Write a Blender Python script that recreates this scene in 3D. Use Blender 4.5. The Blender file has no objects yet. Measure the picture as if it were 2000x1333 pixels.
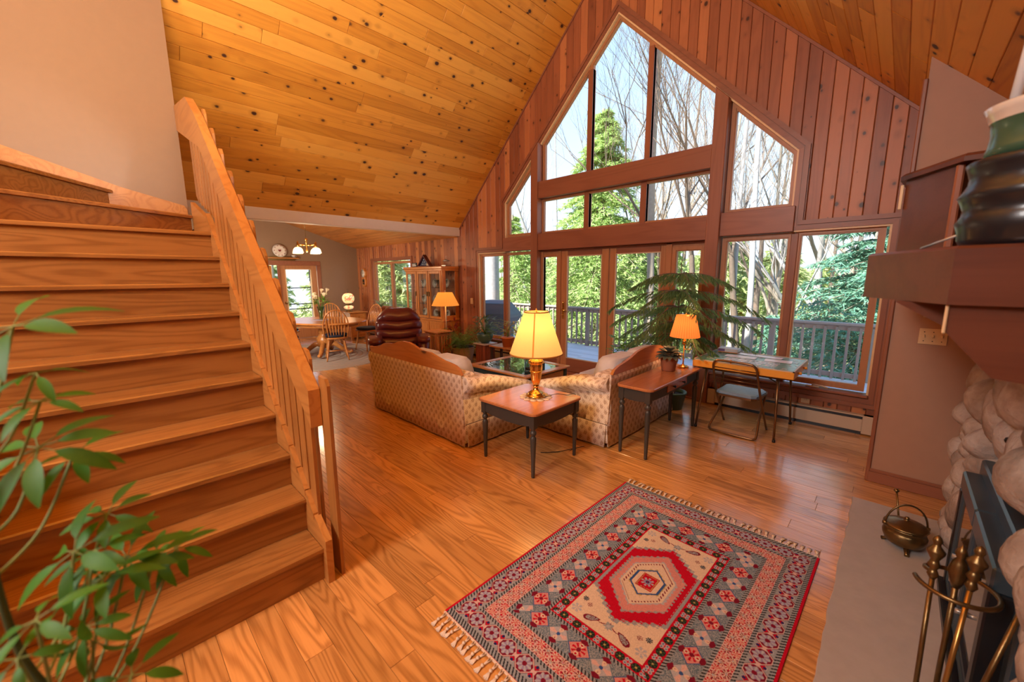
import bpy, math, random
import numpy as np
from mathutils import Vector, Matrix
random.seed(7)
sc = bpy.context.scene
COL = sc.collection
PI = math.pi
# ------------------------------------------------------------------ camera, world, sun, exposure
yaw, pitch, roll = 0.7699837, 0.1621923, -0.00495
cyw, syw = math.cos(yaw), math.sin(yaw)
fw = Vector((-syw*math.cos(pitch), cyw*math.cos(pitch), -math.sin(pitch)))
rt = Vector((cyw, syw, 0)); up = rt.cross(fw)
r2 = rt*math.cos(roll)+up*math.sin(roll); u2 = -rt*math.sin(roll)+up*math.cos(roll)
cam = bpy.data.cameras.new('camera'); camo = bpy.data.objects.new('camera', cam); COL.objects.link(camo)
M = Matrix((( r2.x, u2.x, -fw.x, 0), (r2.y, u2.y, -fw.y, 0), (r2.z, u2.z, -fw.z, 1.65), (0, 0, 0, 1)))
camo.matrix_world = M
cam.sensor_width = 36; cam.lens = 778/2000*36; cam.clip_start = 0.05; cam.clip_end = 400
cam.dof.use_dof = True; cam.dof.focus_distance = 4.2; cam.dof.aperture_fstop = 2.2
sc.camera = camo
sc.view_settings.view_transform = 'Standard'; sc.view_settings.look = 'None'
sc.view_settings.gamma = 1; sc.view_settings.exposure = 0.27
sc.view_settings.use_curve_mapping = False
cy = sc.cycles
cy.max_bounces = 8; cy.diffuse_bounces = 4; cy.glossy_bounces = 3; cy.transmission_bounces = 6; cy.transparent_max_bounces = 32
cy.sample_clamp_indirect = 6; cy.caustics_reflective = False; cy.caustics_refractive = False
cy.use_denoising = True; cy.use_adaptive_sampling = True; cy.adaptive_threshold = 0.02
w = bpy.data.worlds.new('world'); sc.world = w; w.use_nodes = True
wn = w.node_tree; bg = wn.nodes['Background']
tc = wn.nodes.new('ShaderNodeTexCoord'); sp = wn.nodes.new('ShaderNodeSeparateXYZ'); cr = wn.nodes.new('ShaderNodeValToRGB')
wn.links.new(tc.outputs['Generated'], sp.inputs[0]); wn.links.new(sp.outputs[2], cr.inputs[0]); wn.links.new(cr.outputs[0], bg.inputs[0])
cr.color_ramp.elements[0].position = 0.0; cr.color_ramp.elements[0].color = (0.82, 0.90, 1.0, 1)
cr.color_ramp.elements[1].position = 0.9; cr.color_ramp.elements[1].color = (0.20, 0.42, 0.85, 1)
_e = cr.color_ramp.elements.new(0.35); _e.color = (0.52, 0.75, 1.0, 1)
bg.inputs[1].default_value = 1.35
def light(kind, name, loc, energy, color, size=0.1, rot=None, sy=None, aim=None):
    l = bpy.data.lights.new(name, kind); l.energy = energy; l.color = color
    if kind == 'AREA':
        l.size = size
        if sy: l.shape = 'RECTANGLE'; l.size_y = sy
    elif kind == 'SUN': l.angle = size
    else: l.shadow_soft_size = size
    o = bpy.data.objects.new(name, l); COL.objects.link(o); o.location = loc
    if aim is not None: o.rotation_euler = (Vector(aim)-Vector(loc)).to_track_quat('-Z', 'Y').to_euler()
    return o
WARM = (1.0, 0.66, 0.34)
light('SUN', 'sun', (0, -10, 30), 13, (1, 0.93, 0.80), 0.01, aim=(7, 14, 8))
# unseen fill lights added to brighten the rooms, plus daylight from the dormer
light('AREA', 'rear_fill', (-1.6, -3.2, 4.0), 185, (1.0, 0.95, 0.92), 1.5, sy=1.5, aim=(-3.0, 4.2, .6))  # added fill from behind the camera; the south wall has no window
light('AREA', 'hall_up_fill', (-1.6, .0, 2.8), 215, (1.0, 0.85, 0.64), 1.8, aim=(-2.4, -.2, 6))  # unseen area light added as upward fill onto the ceiling
_sp = light('SPOT', 'dormer_daylight', (-.1, 1.9, 2.95), 170, (1.0, 0.95, 0.9), .12, aim=(-4.9, -.25, 2.55)); _sp.data.spot_size = math.radians(17); _sp.data.spot_blend = .6
light('AREA', 'dining_fill', (-7.2, .5, 1.6), 130, (1.0, 0.84, 0.66), 1.0, aim=(-11.5, 2.1, 1.2))  # added fill for the dim dining end, turned away from the panes
# ------------------------------------------------------------------ materials
MATS = {}
class NT:
    def __init__(s, name):
        s.m = bpy.data.materials.new(name); s.m.use_nodes = True; s.t = s.m.node_tree
        s.b = s.t.nodes['Principled BSDF']; s.out = s.t.nodes['Material Output']; MATS[name] = s.m
    def n(s, kind, **kw):
        nd = s.t.nodes.new('ShaderNode'+kind)
        for k, v in kw.items(): setattr(nd, k, v)
        return nd
    def l(s, a, b): s.t.links.new(a, b)
    def put(s, sock, v):
        if isinstance(v, (int, float, tuple)): sock.default_value = v
        else: s.l(v, sock)
    def math(s, op, a, b=0.0, c=0.0):
        nd = s.n('Math', operation=op); s.put(nd.inputs[0], a); s.put(nd.inputs[1], b); s.put(nd.inputs[2], c); return nd.outputs[0]
    def vmath(s, op, a, b=(0, 0, 0)):
        nd = s.n('VectorMath', operation=op); s.put(nd.inputs[0], a); s.put(nd.inputs[1], b); return nd.outputs[0]
    def noise(s, co, scale, detail=2.0, dist=0.0, rough=.5):
        nd = s.n('TexNoise'); s.l(co, nd.inputs['Vector']); nd.inputs['Scale'].default_value = scale
        nd.inputs['Detail'].default_value = detail; nd.inputs['Distortion'].default_value = dist; nd.inputs['Roughness'].default_value = rough
        return nd.outputs[0]
    def ramp(s, fac, stops):
        nd = s.n('ValToRGB'); s.l(fac, nd.inputs[0]); e = nd.color_ramp.elements
        for i, (p, c) in enumerate(stops):
            el = e[i] if i < 2 else e.new(p)
            el.position = p; el.color = tuple(c)+(1,) if len(c) == 3 else c
        return nd.outputs[0]
    def mix(s, fac, a, b, blend='MIX'):
        nd = s.n('Mix', data_type='RGBA', blend_type=blend); s.put(nd.inputs[0], fac)
        s.put(nd.inputs[6], a if not isinstance(a, tuple) else a+(1,)); s.put(nd.inputs[7], b if not isinstance(b, tuple) else b+(1,)); return nd.outputs[2]
    def obj(s): return s.n('TexCoord').outputs['Object']
    def rnd(s):
        a = s.n('ObjectInfo').outputs['Random']; g = s.n('NewGeometry').outputs['Random Per Island']
        wnz = s.n('TexWhiteNoise', noise_dimensions='1D'); s.l(s.math('ADD', a, s.math('MULTIPLY', g, 7.31)), wnz.inputs['W'])
        return wnz.outputs['Value'], wnz.outputs['Color']
    def bump(s, h, strength, dist=0.01):
        nd = s.n('Bump'); nd.inputs['Strength'].default_value = strength; nd.inputs['Distance'].default_value = dist
        s.l(h, nd.inputs['Height']); s.l(nd.outputs[0], s.b.inputs['Normal'])
def wood(name, light_c, dark_c, axis='X', rough=.35, knots=0.0, kcol=(.06, .02, .01), ring=9.0, gs=1.0, var=.35, coat=0.0, ringamt=.55, varcol=None):
    t = NT(name); co = t.obj()
    if axis != 'X':
        sx = t.n('SeparateXYZ'); t.l(co, sx.inputs[0]); cb = t.n('CombineXYZ')
        order = {'Y': (1, 0, 2), 'Z': (2, 0, 1)}[axis]
        for i in range(3): t.l(sx.outputs[order[i]], cb.inputs[i])
        co = cb.outputs[0]
    v, c = t.rnd()
    co = t.vmath('ADD', co, t.vmath('MULTIPLY', c, (13., 13., 13.)))
    n1 = t.noise(t.vmath('MULTIPLY', co, (.55*gs, 6*gs, 6*gs)), 1.0, 1.0, .35)
    rings = t.math('ABSOLUTE', t.math('SINE', t.math('MULTIPLY', n1, ring*PI)))
    rings = t.math('POWER', rings, 3.5)
    fine = t.noise(t.vmath('MULTIPLY', co, (4*gs, 110*gs, 110*gs)), 1.0, 2.0)
    f = t.math('ADD', t.math('MULTIPLY', rings, ringamt), t.math('MULTIPLY', fine, .7))
    f = t.math('SUBTRACT', f, .35)
    col = t.mix(f, light_c, dark_c)
    vv = t.math('MULTIPLY_ADD', v, var, 1-var*.55)
    vc = t.n('CombineColor')
    for i in range(3): t.l(vv, vc.inputs[i])
    col = t.mix(1.0, col, vc.outputs[0], 'MULTIPLY')
    if varcol: col = t.mix(t.math('MULTIPLY', t.math('POWER', v, 2.0), .8), col, varcol)
    if knots:
        vo = t.n('TexVoronoi', feature='F1'); t.l(t.vmath('MULTIPLY', co, (knots*.75, knots, knots)), vo.inputs['Vector']); vo.inputs['Scale'].default_value = 1.0
        d = t.math('ADD', vo.outputs['Distance'], t.math('MULTIPLY', t.noise(co, 60.0), .05))
        sc_ = t.n('SeparateColor'); t.l(vo.outputs['Color'], sc_.inputs[0])
        rad = t.math('MULTIPLY', sc_.outputs[0], .20)
        k = t.math('SUBTRACT', 1.0, t.math('DIVIDE', d, t.math('ADD', rad, .055)))
        k = t.math('MINIMUM', t.math('MAXIMUM', t.math('MULTIPLY', k, 3.0), 0.0), 1.0)
        halo = t.math('MAXIMUM', t.math('SUBTRACT', 1.0, t.math('DIVIDE', d, t.math('ADD', t.math('MULTIPLY', rad, 2.2), .05))), 0.0)
        col = t.mix(t.math('MULTIPLY', halo, .6), col, tuple(x*.5 for x in dark_c))
        col = t.mix(k, col, kcol)
    t.l(col, t.b.inputs['Base Color']); t.b.inputs['Roughness'].default_value = rough
    t.b.inputs['Coat Weight'].default_value = coat; t.b.inputs['Coat Roughness'].default_value = .12
    t.bump(f, .08, .002)
    return t.m
def plain(name, col, rough=.5, metal=0.0, bumpn=0, bs=.2, coat=0, var=0.0, spec=.5, sheen=0):
    t = NT(name); t.b.inputs['Roughness'].default_value = rough; t.b.inputs['Metallic'].default_value = metal
    t.b.inputs['Specular IOR Level'].default_value = spec
    t.b.inputs['Coat Weight'].default_value = coat; t.b.inputs['Sheen Weight'].default_value = sheen
    co = t.obj(); n = t.noise(co, 14.0, 3.0)
    k = .05+var
    t.l(t.mix(n, tuple(min(1, x*(1+k)) for x in col), tuple(x*(1-k) for x in col)), t.b.inputs['Base Color'])
    if bumpn: t.bump(t.noise(co, float(bumpn), 3.0), bs, .004)
    return t.m
def leafmat(name, c1, c2, trans=.35, rough=.45):
    t = NT(name); v, c = t.rnd()
    co = t.obj(); n = t.noise(co, 9.0, 2.0)
    col = t.mix(t.math('MINIMUM', t.math('MULTIPLY_ADD', v, .7, t.math('MULTIPLY', n, .4)), 1.0), c1, c2)
    t.l(col, t.b.inputs['Base Color']); t.b.inputs['Roughness'].default_value = rough
    tr = t.n('BsdfTranslucent'); t.l(t.mix(.5, col, tuple(min(1, x*1.4) for x in c1)), tr.inputs[0])
    mx = t.n('MixShader'); mx.inputs[0].default_value = trans
    t.l(t.b.outputs[0], mx.inputs[1]); t.l(tr.outputs[0], mx.inputs[2]); t.l(mx.outputs[0], t.out.inputs[0])
    return t.m
def pane_mat(name, tint=(1, 1, 1), refl=.9):
    t = NT(name); tr = t.n('BsdfTransparent'); tr.inputs[0].default_value = tint+(1,)
    gl = t.n('BsdfGlossy'); gl.inputs['Roughness'].default_value = .02
    fr = t.n('Fresnel'); bf = t.n('NewGeometry').outputs['Backfacing']; t.l(t.math('SUBTRACT', 1.35, t.math('MULTIPLY', bf, 1.35-1/1.35)), fr.inputs[0])
    mx = t.n('MixShader'); t.l(t.math('MULTIPLY', fr.outputs[0], refl), mx.inputs[0])
    t.l(tr.outputs[0], mx.inputs[1]); t.l(gl.outputs[0], mx.inputs[2]); t.l(mx.outputs[0], t.out.inputs[0])
    return t.m
def glow(name, col, strength, base=None, pleat=0, trans=.5):
    t = NT(name); base = base or col
    co = t.obj()
    c = base+(1,)
    tr = t.n('BsdfTranslucent'); tr.inputs[0].default_value = c
    df = t.n('BsdfDiffuse'); df.inputs[0].default_value = c
    if pleat:
        sx = t.n('SeparateXYZ'); t.l(co, sx.inputs[0])
        a = t.math('ARCTAN2', sx.outputs[1], sx.outputs[0])
        s_ = t.math('MULTIPLY_ADD', t.math('SINE', t.math('MULTIPLY', a, float(pleat))), .22, .78)
        cc = t.n('CombineColor')
        for i in range(3): t.l(s_, cc.inputs[i])
        m_ = t.mix(1.0, base, cc.outputs[0], 'MULTIPLY'); t.l(m_, tr.inputs[0]); t.l(m_, df.inputs[0])
    else:
        m_ = t.mix(t.noise(co, 90.0, 3.0), base, tuple(x*.86 for x in base)); t.l(m_, tr.inputs[0]); t.l(m_, df.inputs[0])
    mx = t.n('MixShader'); mx.inputs[0].default_value = trans; t.l(df.outputs[0], mx.inputs[1]); t.l(tr.outputs[0], mx.inputs[2])
    em = t.n('Emission'); em.inputs[0].default_value = col+(1,); em.inputs[1].default_value = strength
    ad = t.n('AddShader'); t.l(mx.outputs[0], ad.inputs[0]); t.l(em.outputs[0], ad.inputs[1]); t.l(ad.outputs[0], t.out.inputs[0])
    return t.m
W_FLOOR = wood('oak_floor', (.68, .335, .10), (.34, .135, .032), 'X', .25, ring=15, gs=1.25, var=.40, coat=.6, ringamt=.62)
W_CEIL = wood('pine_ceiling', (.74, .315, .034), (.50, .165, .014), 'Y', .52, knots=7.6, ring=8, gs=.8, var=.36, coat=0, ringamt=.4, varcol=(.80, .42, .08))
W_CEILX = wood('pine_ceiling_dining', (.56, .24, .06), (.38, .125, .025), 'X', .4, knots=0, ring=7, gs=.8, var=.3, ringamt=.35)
W_WALL = wood('cedar_wall', (.38, .120, .052), (.22, .062, .026), 'Z', .42, knots=9.2, ring=7, gs=.8, var=.5, ringamt=.35, varcol=(.58, .23, .08))
W_TRIMX = wood('cedar_trim_across', (.29, .105, .056), (.20, .066, .035), 'X', .4, ring=6, gs=.8, var=.16, ringamt=.4)
W_TRIMZ = wood('cedar_trim_upright', (.31, .112, .056), (.21, .070, .035), 'Z', .4, ring=6, gs=.8, var=.16, ringamt=.4)
W_DOOR = wood('fir_door', (.44, .195, .085), (.33, .125, .05), 'Z', .4, ring=6, gs=.8, var=.12, ringamt=.4)
W_SASH = wood('fir_sash', (.46, .21, .095), (.36, .145, .06), 'Z', .4, ring=6, gs=.8, var=.1, ringamt=.3)
W_JAMB = wood('daylit_jamb', (.80, .56, .30), (.66, .42, .20), 'Z', .4, ring=6, gs=.8, var=.1, ringamt=.3)  # pale wood, colour lightened further to carry the daylight on the reveals
W_TREAD = wood('oak_tread', (.36, .165, .045), (.20, .075, .017), 'Y', .33, ring=10, gs=1.2, var=.22, coat=.2, ringamt=.55)
W_RAIL = wood('oak_rail', (.50, .225, .06), (.36, .135, .03), 'X', .35, ring=8, gs=1.0, var=.12, ringamt=.5)
W_BAL = wood('oak_baluster', (.46, .20, .052), (.32, .115, .026), 'Z', .35, ring=8, gs=1.0, var=.3, ringamt=.5)
W_OAKX = wood('golden_oak', (.58, .24, .065), (.36, .12, .028), 'X', .3, ring=8, gs=2.0, var=.12, coat=.25, ringamt=.5)
W_OAKZ = wood('golden_oak_upright', (.56, .23, .06), (.34, .11, .026), 'Z', .32, ring=8, gs=2.0, var=.12, ringamt=.5)
W_CHERRY = wood('cherry_top', (.50, .20, .08), (.36, .12, .042), 'Y', .2, ring=5, gs=2, var=.05, coat=.5, ringamt=.35)
W_PINE = wood('pine_crest', (.54, .22, .06), (.38, .13, .03), 'X', .35, knots=3.0, ring=6, gs=1.6, var=.1, ringamt=.4)
W_MANTEL = wood('cedar_mantel', (.13, .042, .022), (.07, .018, .009), 'X', .32, knots=2.4, ring=4, gs=.9, var=.12, ringamt=.3)
W_DECK = wood('grey_deck', (.66, .70, .76), (.52, .56, .62), 'X', .75, ring=6, gs=1, var=.2, ringamt=.3)
W_DRAIL = wood('weathered_rail', (.42, .35, .30), (.30, .245, .20), 'X', .7, ring=6, gs=1, var=.2, ringamt=.3)
W_DRAILZ = wood('weathered_baluster', (.36, .30, .25), (.26, .21, .17), 'Z', .7, ring=6, gs=1, var=.25, ringamt=.3)
PINK = plain('pink_plaster', (.27, .172, .108), .36, bumpn=220, bs=.05)
PINKD = plain('pink_plaster_panel', (.40, .225, .145), .55, bumpn=220, bs=.05)
DRYWALL = plain('cream_drywall', (.74, .68, .62), .6, bumpn=200, bs=.05)
BLACKM = plain('black_metal', (.012, .013, .016), .32, metal=.3)
BLUEM = plain('steel_frame', (.075, .115, .15), .3, metal=.6)
BRASS = plain('brass', (.78, .47, .13), .18, metal=1.0)
BRASSD = plain('antique_brass', (.20, .125, .05), .34, metal=.9, var=.3, bumpn=60, bs=.2)
BRONZE = plain('bronze_tube', (.23, .135, .065), .3, metal=.8)
GREYP = plain('charcoal_paint', (.052, .048, .042), .42, bumpn=80, bs=.1)
GREENP = plain('dark_green_paint', (.035, .06, .058), .4)
CREAM = plain('cream_enamel', (.56, .44, .32), .4)
CREAMP = plain('cream_plastic', (.72, .52, .30), .4)
WHITE = plain('white_paint', (.80, .77, .72), .4)
STONEH = plain('hearth_concrete', (.42, .39, .37), .62, bumpn=30, bs=.25, var=.08)
LEATH = plain('burgundy_leather', (.13, .020, .022), .30, bumpn=45, bs=.3, coat=.3)
NAVY = plain('navy_cushion', (.012, .018, .045), .7, bumpn=60, bs=.3)
BLUESEAT = plain('blue_vinyl', (.20, .32, .46), .32, bumpn=40, bs=.3, var=.25)
YELLOWP = plain('yellow_board_edge', (.80, .36, .04), .45)
SOIL = plain('potting_soil', (.03, .018, .01), .9, bumpn=90, bs=.6)
TERRA = plain('terracotta', (.50, .17, .06), .6)
GREENPOT = plain('green_glazed_pot', (.055, .13, .085), .35)
GREYRUG = plain('grey_braided_rug', (.45, .40, .36), .9, bumpn=120, bs=.5)
STEM = plain('green_stem', (.12, .20, .04), .5)
BARK = plain('grey_bark', (.34, .29, .24), .9, bumpn=25, bs=.8, var=.2)
BARKD = plain('dark_bark', (.16, .125, .10), .9, bumpn=25, bs=.8, var=.2)
BARKG = plain('pale_grey_bark', (.42, .41, .42), .9, bumpn=12, bs=1, var=.2)
PORC = plain('white_porcelain', (.80, .76, .70), .2, var=0)
BLACKG = plain('black_glaze', (.010, .013, .018), .30, coat=.15)
GREENG = plain('green_glaze', (.04, .10, .06), .25, coat=.2)
CREAMG = plain('cream_rim_glaze', (.62, .58, .52), .15, coat=.5)
STEELB = plain('galvanised_steel', (.45, .45, .44), .35, metal=.7)
FRINGE = plain('cotton_fringe', (.78, .66, .54), .9)
BOOKP = plain('printed_paper', (.85, .86, .88), .3)
PANE = pane_mat('window_pane')
CABGL = pane_mat('cabinet_glass', (.92, .94, .93), 1.2)
L_SCHEF = leafmat('schefflera_leaf', (.080, .30, .022), (.03, .14, .014), .35, .55)
L_NORF = leafmat('norfolk_needle', (.28, .42, .14), (.10, .22, .12), .5)
L_FERN = leafmat('fern_leaf', (.26, .48, .07), (.10, .26, .05), .4)
L_DARK = leafmat('dark_leaf', (.12, .24, .09), (.06, .14, .07), .3)
L_SUCC = leafmat('violet_leaf', (.17, .20, .14), (.09, .11, .09), .15)
L_YEL = leafmat('yellow_leaf', (.55, .45, .05), (.25, .30, .04), .3)
L_SPR = leafmat('sunny_spruce_needle', (.62, .74, .30), (.24, .44, .16), .35, .6)
L_BLUE = leafmat('blue_spruce_needle', (.26, .48, .34), (.09, .27, .22), .3, .6)
L_FOR = leafmat('forest_foliage', (.62, .68, .34), (.30, .42, .16), .3, .7)
L_RED = leafmat('red_leaf', (.30, .03, .02), (.12, .02, .02), .2)
LILY = leafmat('lily_petal', (.85, .80, .62), (.80, .62, .42), .3)
# ------------------------------------------------------------------ mesh helpers
class MB:
    def __init__(s): s.v = []; s.f = []; s.sm = []
    def add(s, vs, fs, smooth=False):
        b = len(s.v); s.v.extend([tuple(p) for p in vs]); s.f.extend([tuple(b+i for i in f) for f in fs]); s.sm.extend([smooth]*len(fs)); return s
    def box(s, a, b):
        x0, y0, z0 = a; x1, y1, z1 = b
        return s.add([(x0, y0, z0), (x1, y0, z0), (x1, y1, z0), (x0, y1, z0), (x0, y0, z1), (x1, y0, z1), (x1, y1, z1), (x0, y1, z1)],
                     [(0, 3, 2, 1), (4, 5, 6, 7), (0, 1, 5, 4), (1, 2, 6, 5), (2, 3, 7, 6), (3, 0, 4, 7)])
    def bbox(s, a, b, c=.006):           # box with chamfered edges
        x0, y0, z0 = a; x1, y1, z1 = b
        c = min(c, (x1-x0)*.3, (y1-y0)*.3, (z1-z0)*.3)
        prof = [(x0+c, y0), (x1-c, y0), (x1, y0+c), (x1, y1-c), (x1-c, y1), (x0+c, y1), (x0, y1-c), (x0, y0+c)]
        ins = [(min(max(x, x0+c), x1-c), min(max(y, y0+c), y1-c)) for x, y in prof]
        vs = [(x, y, z0) for x, y in ins]+[(x, y, z0+c) for x, y in prof]+[(x, y, z1-c) for x, y in prof]+[(x, y, z1) for x, y in ins]
        fs = [tuple(range(7, -1, -1)), tuple(range(24, 32))]
        for L in range(3):
            for i in range(8):
                j = (i+1) % 8; fs.append((L*8+i, L*8+j, L*8+8+j, L*8+8+i))
        return s.add(vs, fs)
    def prism(s, poly, o, u, v, n, t, bev=0.0):
        """polygon (a,b) in plane o+a*u+b*v extruded from 0 to t along n; chamfered rim on the +n side"""
        o, u, v, n = Vector(o), Vector(u), Vector(v), Vector(n); k = len(poly)
        area = sum(poly[i][0]*poly[(i+1) % k][1]-poly[(i+1) % k][0]*poly[i][1] for i in range(k))
        flip = (u.cross(v).dot(n) * area) < 0
        if flip: poly = poly[::-1]
        P = lambda q, h: o+u*q[0]+v*q[1]+n*h
        if bev:
            ins = offset(poly, -bev)
            vs = [P(q, 0) for q in poly]+[P(q, t-bev) for q in poly]+[P(q, t) for q in ins]
            fs = [tuple(range(2*k, 3*k)), tuple(range(k-1, -1, -1))]
            for L in range(2):
                for i in range(k):
                    j = (i+1) % k; fs.append((L*k+i, L*k+j, L*k+k+j, L*k+k+i))
        else:
            vs = [P(q, 0) for q in poly]+[P(q, t) for q in poly]
            fs = [tuple(range(k, 2*k)), tuple(range(k-1, -1, -1))]+[(i, (i+1) % k, k+(i+1) % k, k+i) for i in range(k)]
        return s.add(vs, fs)
    def rings(s, loops, cap=True, closed=True, smooth=True):
        k = len(loops[0]); vs = [p for L in loops for p in L]; fs = []
        for a in range(len(loops)-1):
            for i in range(k if closed else k-1):
                j = (i+1) % k; fs.append((a*k+i, a*k+j, (a+1)*k+j, (a+1)*k+i))
        s.add(vs, fs, smooth)
        if cap:
            b = len(s.v)-len(vs)
            s.f.append(tuple(b+i for i in range(k-1, -1, -1))); s.f.append(tuple(b+len(vs)-k+i for i in range(k))); s.sm += [False, False]
        return s
    def lathe(s, prof, n=20, c=(0, 0, 0), cap=True, sx=1, sy=1, flute=0, fa=0, smooth=True):
        L = []
        for r, z in prof:
            L.append([(c[0]+sx*r*(1+(fa*math.cos(flute*2*PI*i/n) if flute else 0))*math.cos(2*PI*i/n), c[1]+sy*r*(1+(fa*math.cos(flute*2*PI*i/n) if flute else 0))*math.sin(2*PI*i/n), c[2]+z) for i in range(n)])
        return s.rings(L, cap, True, smooth)
    def tube(s, pts, r, n=8, cap=True):
        pts = [Vector(p) for p in pts]; k = len(pts)
        rr = r if isinstance(r, (list, tuple)) else [r]*k
        L = []; ref = None
        for i, p in enumerate(pts):
            t = (pts[min(i+1, k-1)]-pts[max(i-1, 0)])
            if t.length < 1e-9: t = Vector((0, 0, 1))
            t.normalize()
            if ref is None: ref = t.cross(Vector((0, 0, 1)) if abs(t.z) < .9 else Vector((1, 0, 0))).normalized()
            else:
                ref = ref-t*ref.dot(t)
                ref = ref.normalized() if ref.length > 1e-6 else t.orthogonal().normalized()
            b = t.cross(ref)
            L.append([tuple(p+ref*(rr[i]*math.cos(2*PI*j/n))+b*(rr[i]*math.sin(2*PI*j/n))) for j in range(n)])
        return s.rings(L, cap)
    def leaf(s, p, d, l, wd, n=None, droop=.25, fold=.15, seg=4):
        """pointed blade from p along d"""
        p = Vector(p); d = Vector(d).normalized(); n = Vector(n) if n is not None else Vector((0, 0, 1))
        sd = d.cross(n); sd = sd.normalized() if sd.length > 1e-4 else d.orthogonal().normalized(); nn = sd.cross(d).normalized()
        vs = []; fs = []
        for i in range(seg+1):
            t = i/seg; wv = wd*.5*math.sin(PI*min(1, t*.92+.06))**.8 if 0 < i < seg else wd*.04
            c = p+d*(l*t)-nn*(droop*l*t*t)
            vs += [c-sd*wv+nn*(fold*wv), c-nn*0, c+sd*wv+nn*(fold*wv)]
            if i: b = 3*(i-1); fs += [(b, b+1, b+4, b+3), (b+1, b+2, b+5, b+4)]
        return s.add(vs, fs, True)
    def xf(s, M):
        s.v = [tuple(M @ Vector(p)) for p in s.v]; return s
    def join(s, o, off=(0, 0, 0)):
        return s.add([(p[0]+off[0], p[1]+off[1], p[2]+off[2]) for p in o.v], o.f)
def offset(poly, d):
    """offset a closed polygon outward by d (miter)"""
    k = len(poly); area = sum(poly[i][0]*poly[(i+1) % k][1]-poly[(i+1) % k][0]*poly[i][1] for i in range(k))
    sg = 1 if area > 0 else -1; out = []
    for i in range(k):
        a, b, c = poly[i-1], poly[i], poly[(i+1) % k]
        d1 = (b[0]-a[0], b[1]-a[1]); d2 = (c[0]-b[0], c[1]-b[1])
        l1 = math.hypot(*d1) or 1; l2 = math.hypot(*d2) or 1
        n1 = (d1[1]/l1*sg, -d1[0]/l1*sg); n2 = (d2[1]/l2*sg, -d2[0]/l2*sg)
        m = (n1[0]+n2[0], n1[1]+n2[1]); q = m[0]*n1[0]+m[1]*n1[1] or 1e-6
        out.append((b[0]+m[0]*d/q, b[1]+m[1]*d/q))
    return out
def mesh(name, m, mat):
    me = bpy.data.meshes.new(name); me.from_pydata(m.v, [], m.f)
    me.polygons.foreach_set('use_smooth', m.sm); me.update()
    if isinstance(mat, (list, tuple)):
        for x in mat: me.materials.append(x)
    elif mat: me.materials.append(mat)
    return me
def obj(name, m, mat, parent=None, loc=None, **props):
    o = bpy.data.objects.new(name, mesh(name, m, mat) if isinstance(m, MB) else m)
    COL.objects.link(o)
    if parent is not None: o.parent = parent
    if loc: o.location = loc
    for k, v in props.items(): o[k] = v
    return o
def thing(name, label, cat, loc=(0, 0, 0), rz=0, group=None):
    o = bpy.data.objects.new(name, None); COL.objects.link(o); o.location = loc; o.rotation_euler = (0, 0, rz)
    o.empty_display_size = .1; o['label'] = label; o['category'] = cat
    if group: o['group'] = group
    return o
def tag(o, label, cat, group=None):
    o['label'] = label; o['category'] = cat
    if group: o['group'] = group
    return o
def struct(name, m, mat, parent=None):
    o = obj(name, m, mat, parent)
    if parent is None: o['kind'] = 'structure'
    return o
def sempty(name):
    o = bpy.data.objects.new(name, None); COL.objects.link(o); o['kind'] = 'structure'; return o
def dup(root, loc, rz, label=None):
    r = root.copy(); COL.objects.link(r); r.location = loc; r.rotation_euler = (0, 0, rz)
    if label: r['label'] = label
    for ch in list(root.children):
        c = ch.copy(); COL.objects.link(c); c.parent = r
        for g in ch.children:
            d = g.copy(); COL.objects.link(d); d.parent = c
    return r
def spline(pts, n=6):
    pts = [Vector(p) for p in pts]; out = []
    for i in range(len(pts)-1):
        p0 = pts[max(i-1, 0)]; p1 = pts[i]; p2 = pts[i+1]; p3 = pts[min(i+2, len(pts)-1)]
        for k in range(n):
            t = k/n
            out.append(.5*((2*p1)+(-p0+p2)*t+(2*p0-5*p1+4*p2-p3)*t*t+(-p0+3*p1-3*p2+p3)*t**3))
    out.append(pts[-1]); return out
# ------------------------------------------------------------------ the room shell
YW = 5.42                     # face of the gable (window) wall
RX, RZ = -3.153, 6.268        # ridge
def cz(x):                    # height of the sloping ceiling over x
    return min(x+9.421, 3.115-x) if x > -6.78 else 99
def dz(y): return 2.46+.31*(YW-y)
def lay(parent, name, mat, o, u, v, n, u0, u1, v0, v1, pitch, lens, th, bev, gap, keep, limit=295):
    """lay boards along u, rows stepping along v; keep(point) ranks them: the best become parts, the rest one stuff mesh"""
    o, u, v = Vector(o), Vector(u), Vector(v); rows = int((v1-v0)/pitch+.5); ps = []
    for r in range(rows):
        a = u0-random.uniform(0, lens[0]); vv = v0+r*pitch
        while a < u1:
            L = random.uniform(*lens); b = min(a+L, u1); a2 = max(a, u0)
            if b-a2 > .05: ps.append((a2, b, vv))
            a += L
    def rank(p):
        c = o+u*((p[0]+p[1])/2)+v*(p[2]+pitch/2); return keep(c)
    ps.sort(key=rank); rest = MB()
    for i, (a, b, vv) in enumerate(ps):
        vis = rank((a, b, vv)) < 1e6
        m = MB() if (i < limit and vis) else rest
        m.prism([(a+gap, vv+gap), (b-gap, vv+gap), (b-gap, vv+pitch-gap), (a+gap, vv+pitch-gap)], o, u, v, n, th, bev)
        if m is not rest: obj(name, m, mat, parent)
    if rest.v: obj(name+'_field', rest, mat, parent, kind='stuff')
CAMP = Vector((0, 0, 1.65))
def in_view(c):
    d = c-CAMP; z = d.dot(fw)
    if z < .2: return False
    return abs(d.dot(r2)/z) < 1.38 and abs(d.dot(u2)/z) < .95
floor = struct('floor', MB().box((-13, -3.6, -.14), (2.2, 5.6, -.013)), plain('dark_subfloor', (.05, .02, .008), .8))  # dark slab showing in the joints between the planks
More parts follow.
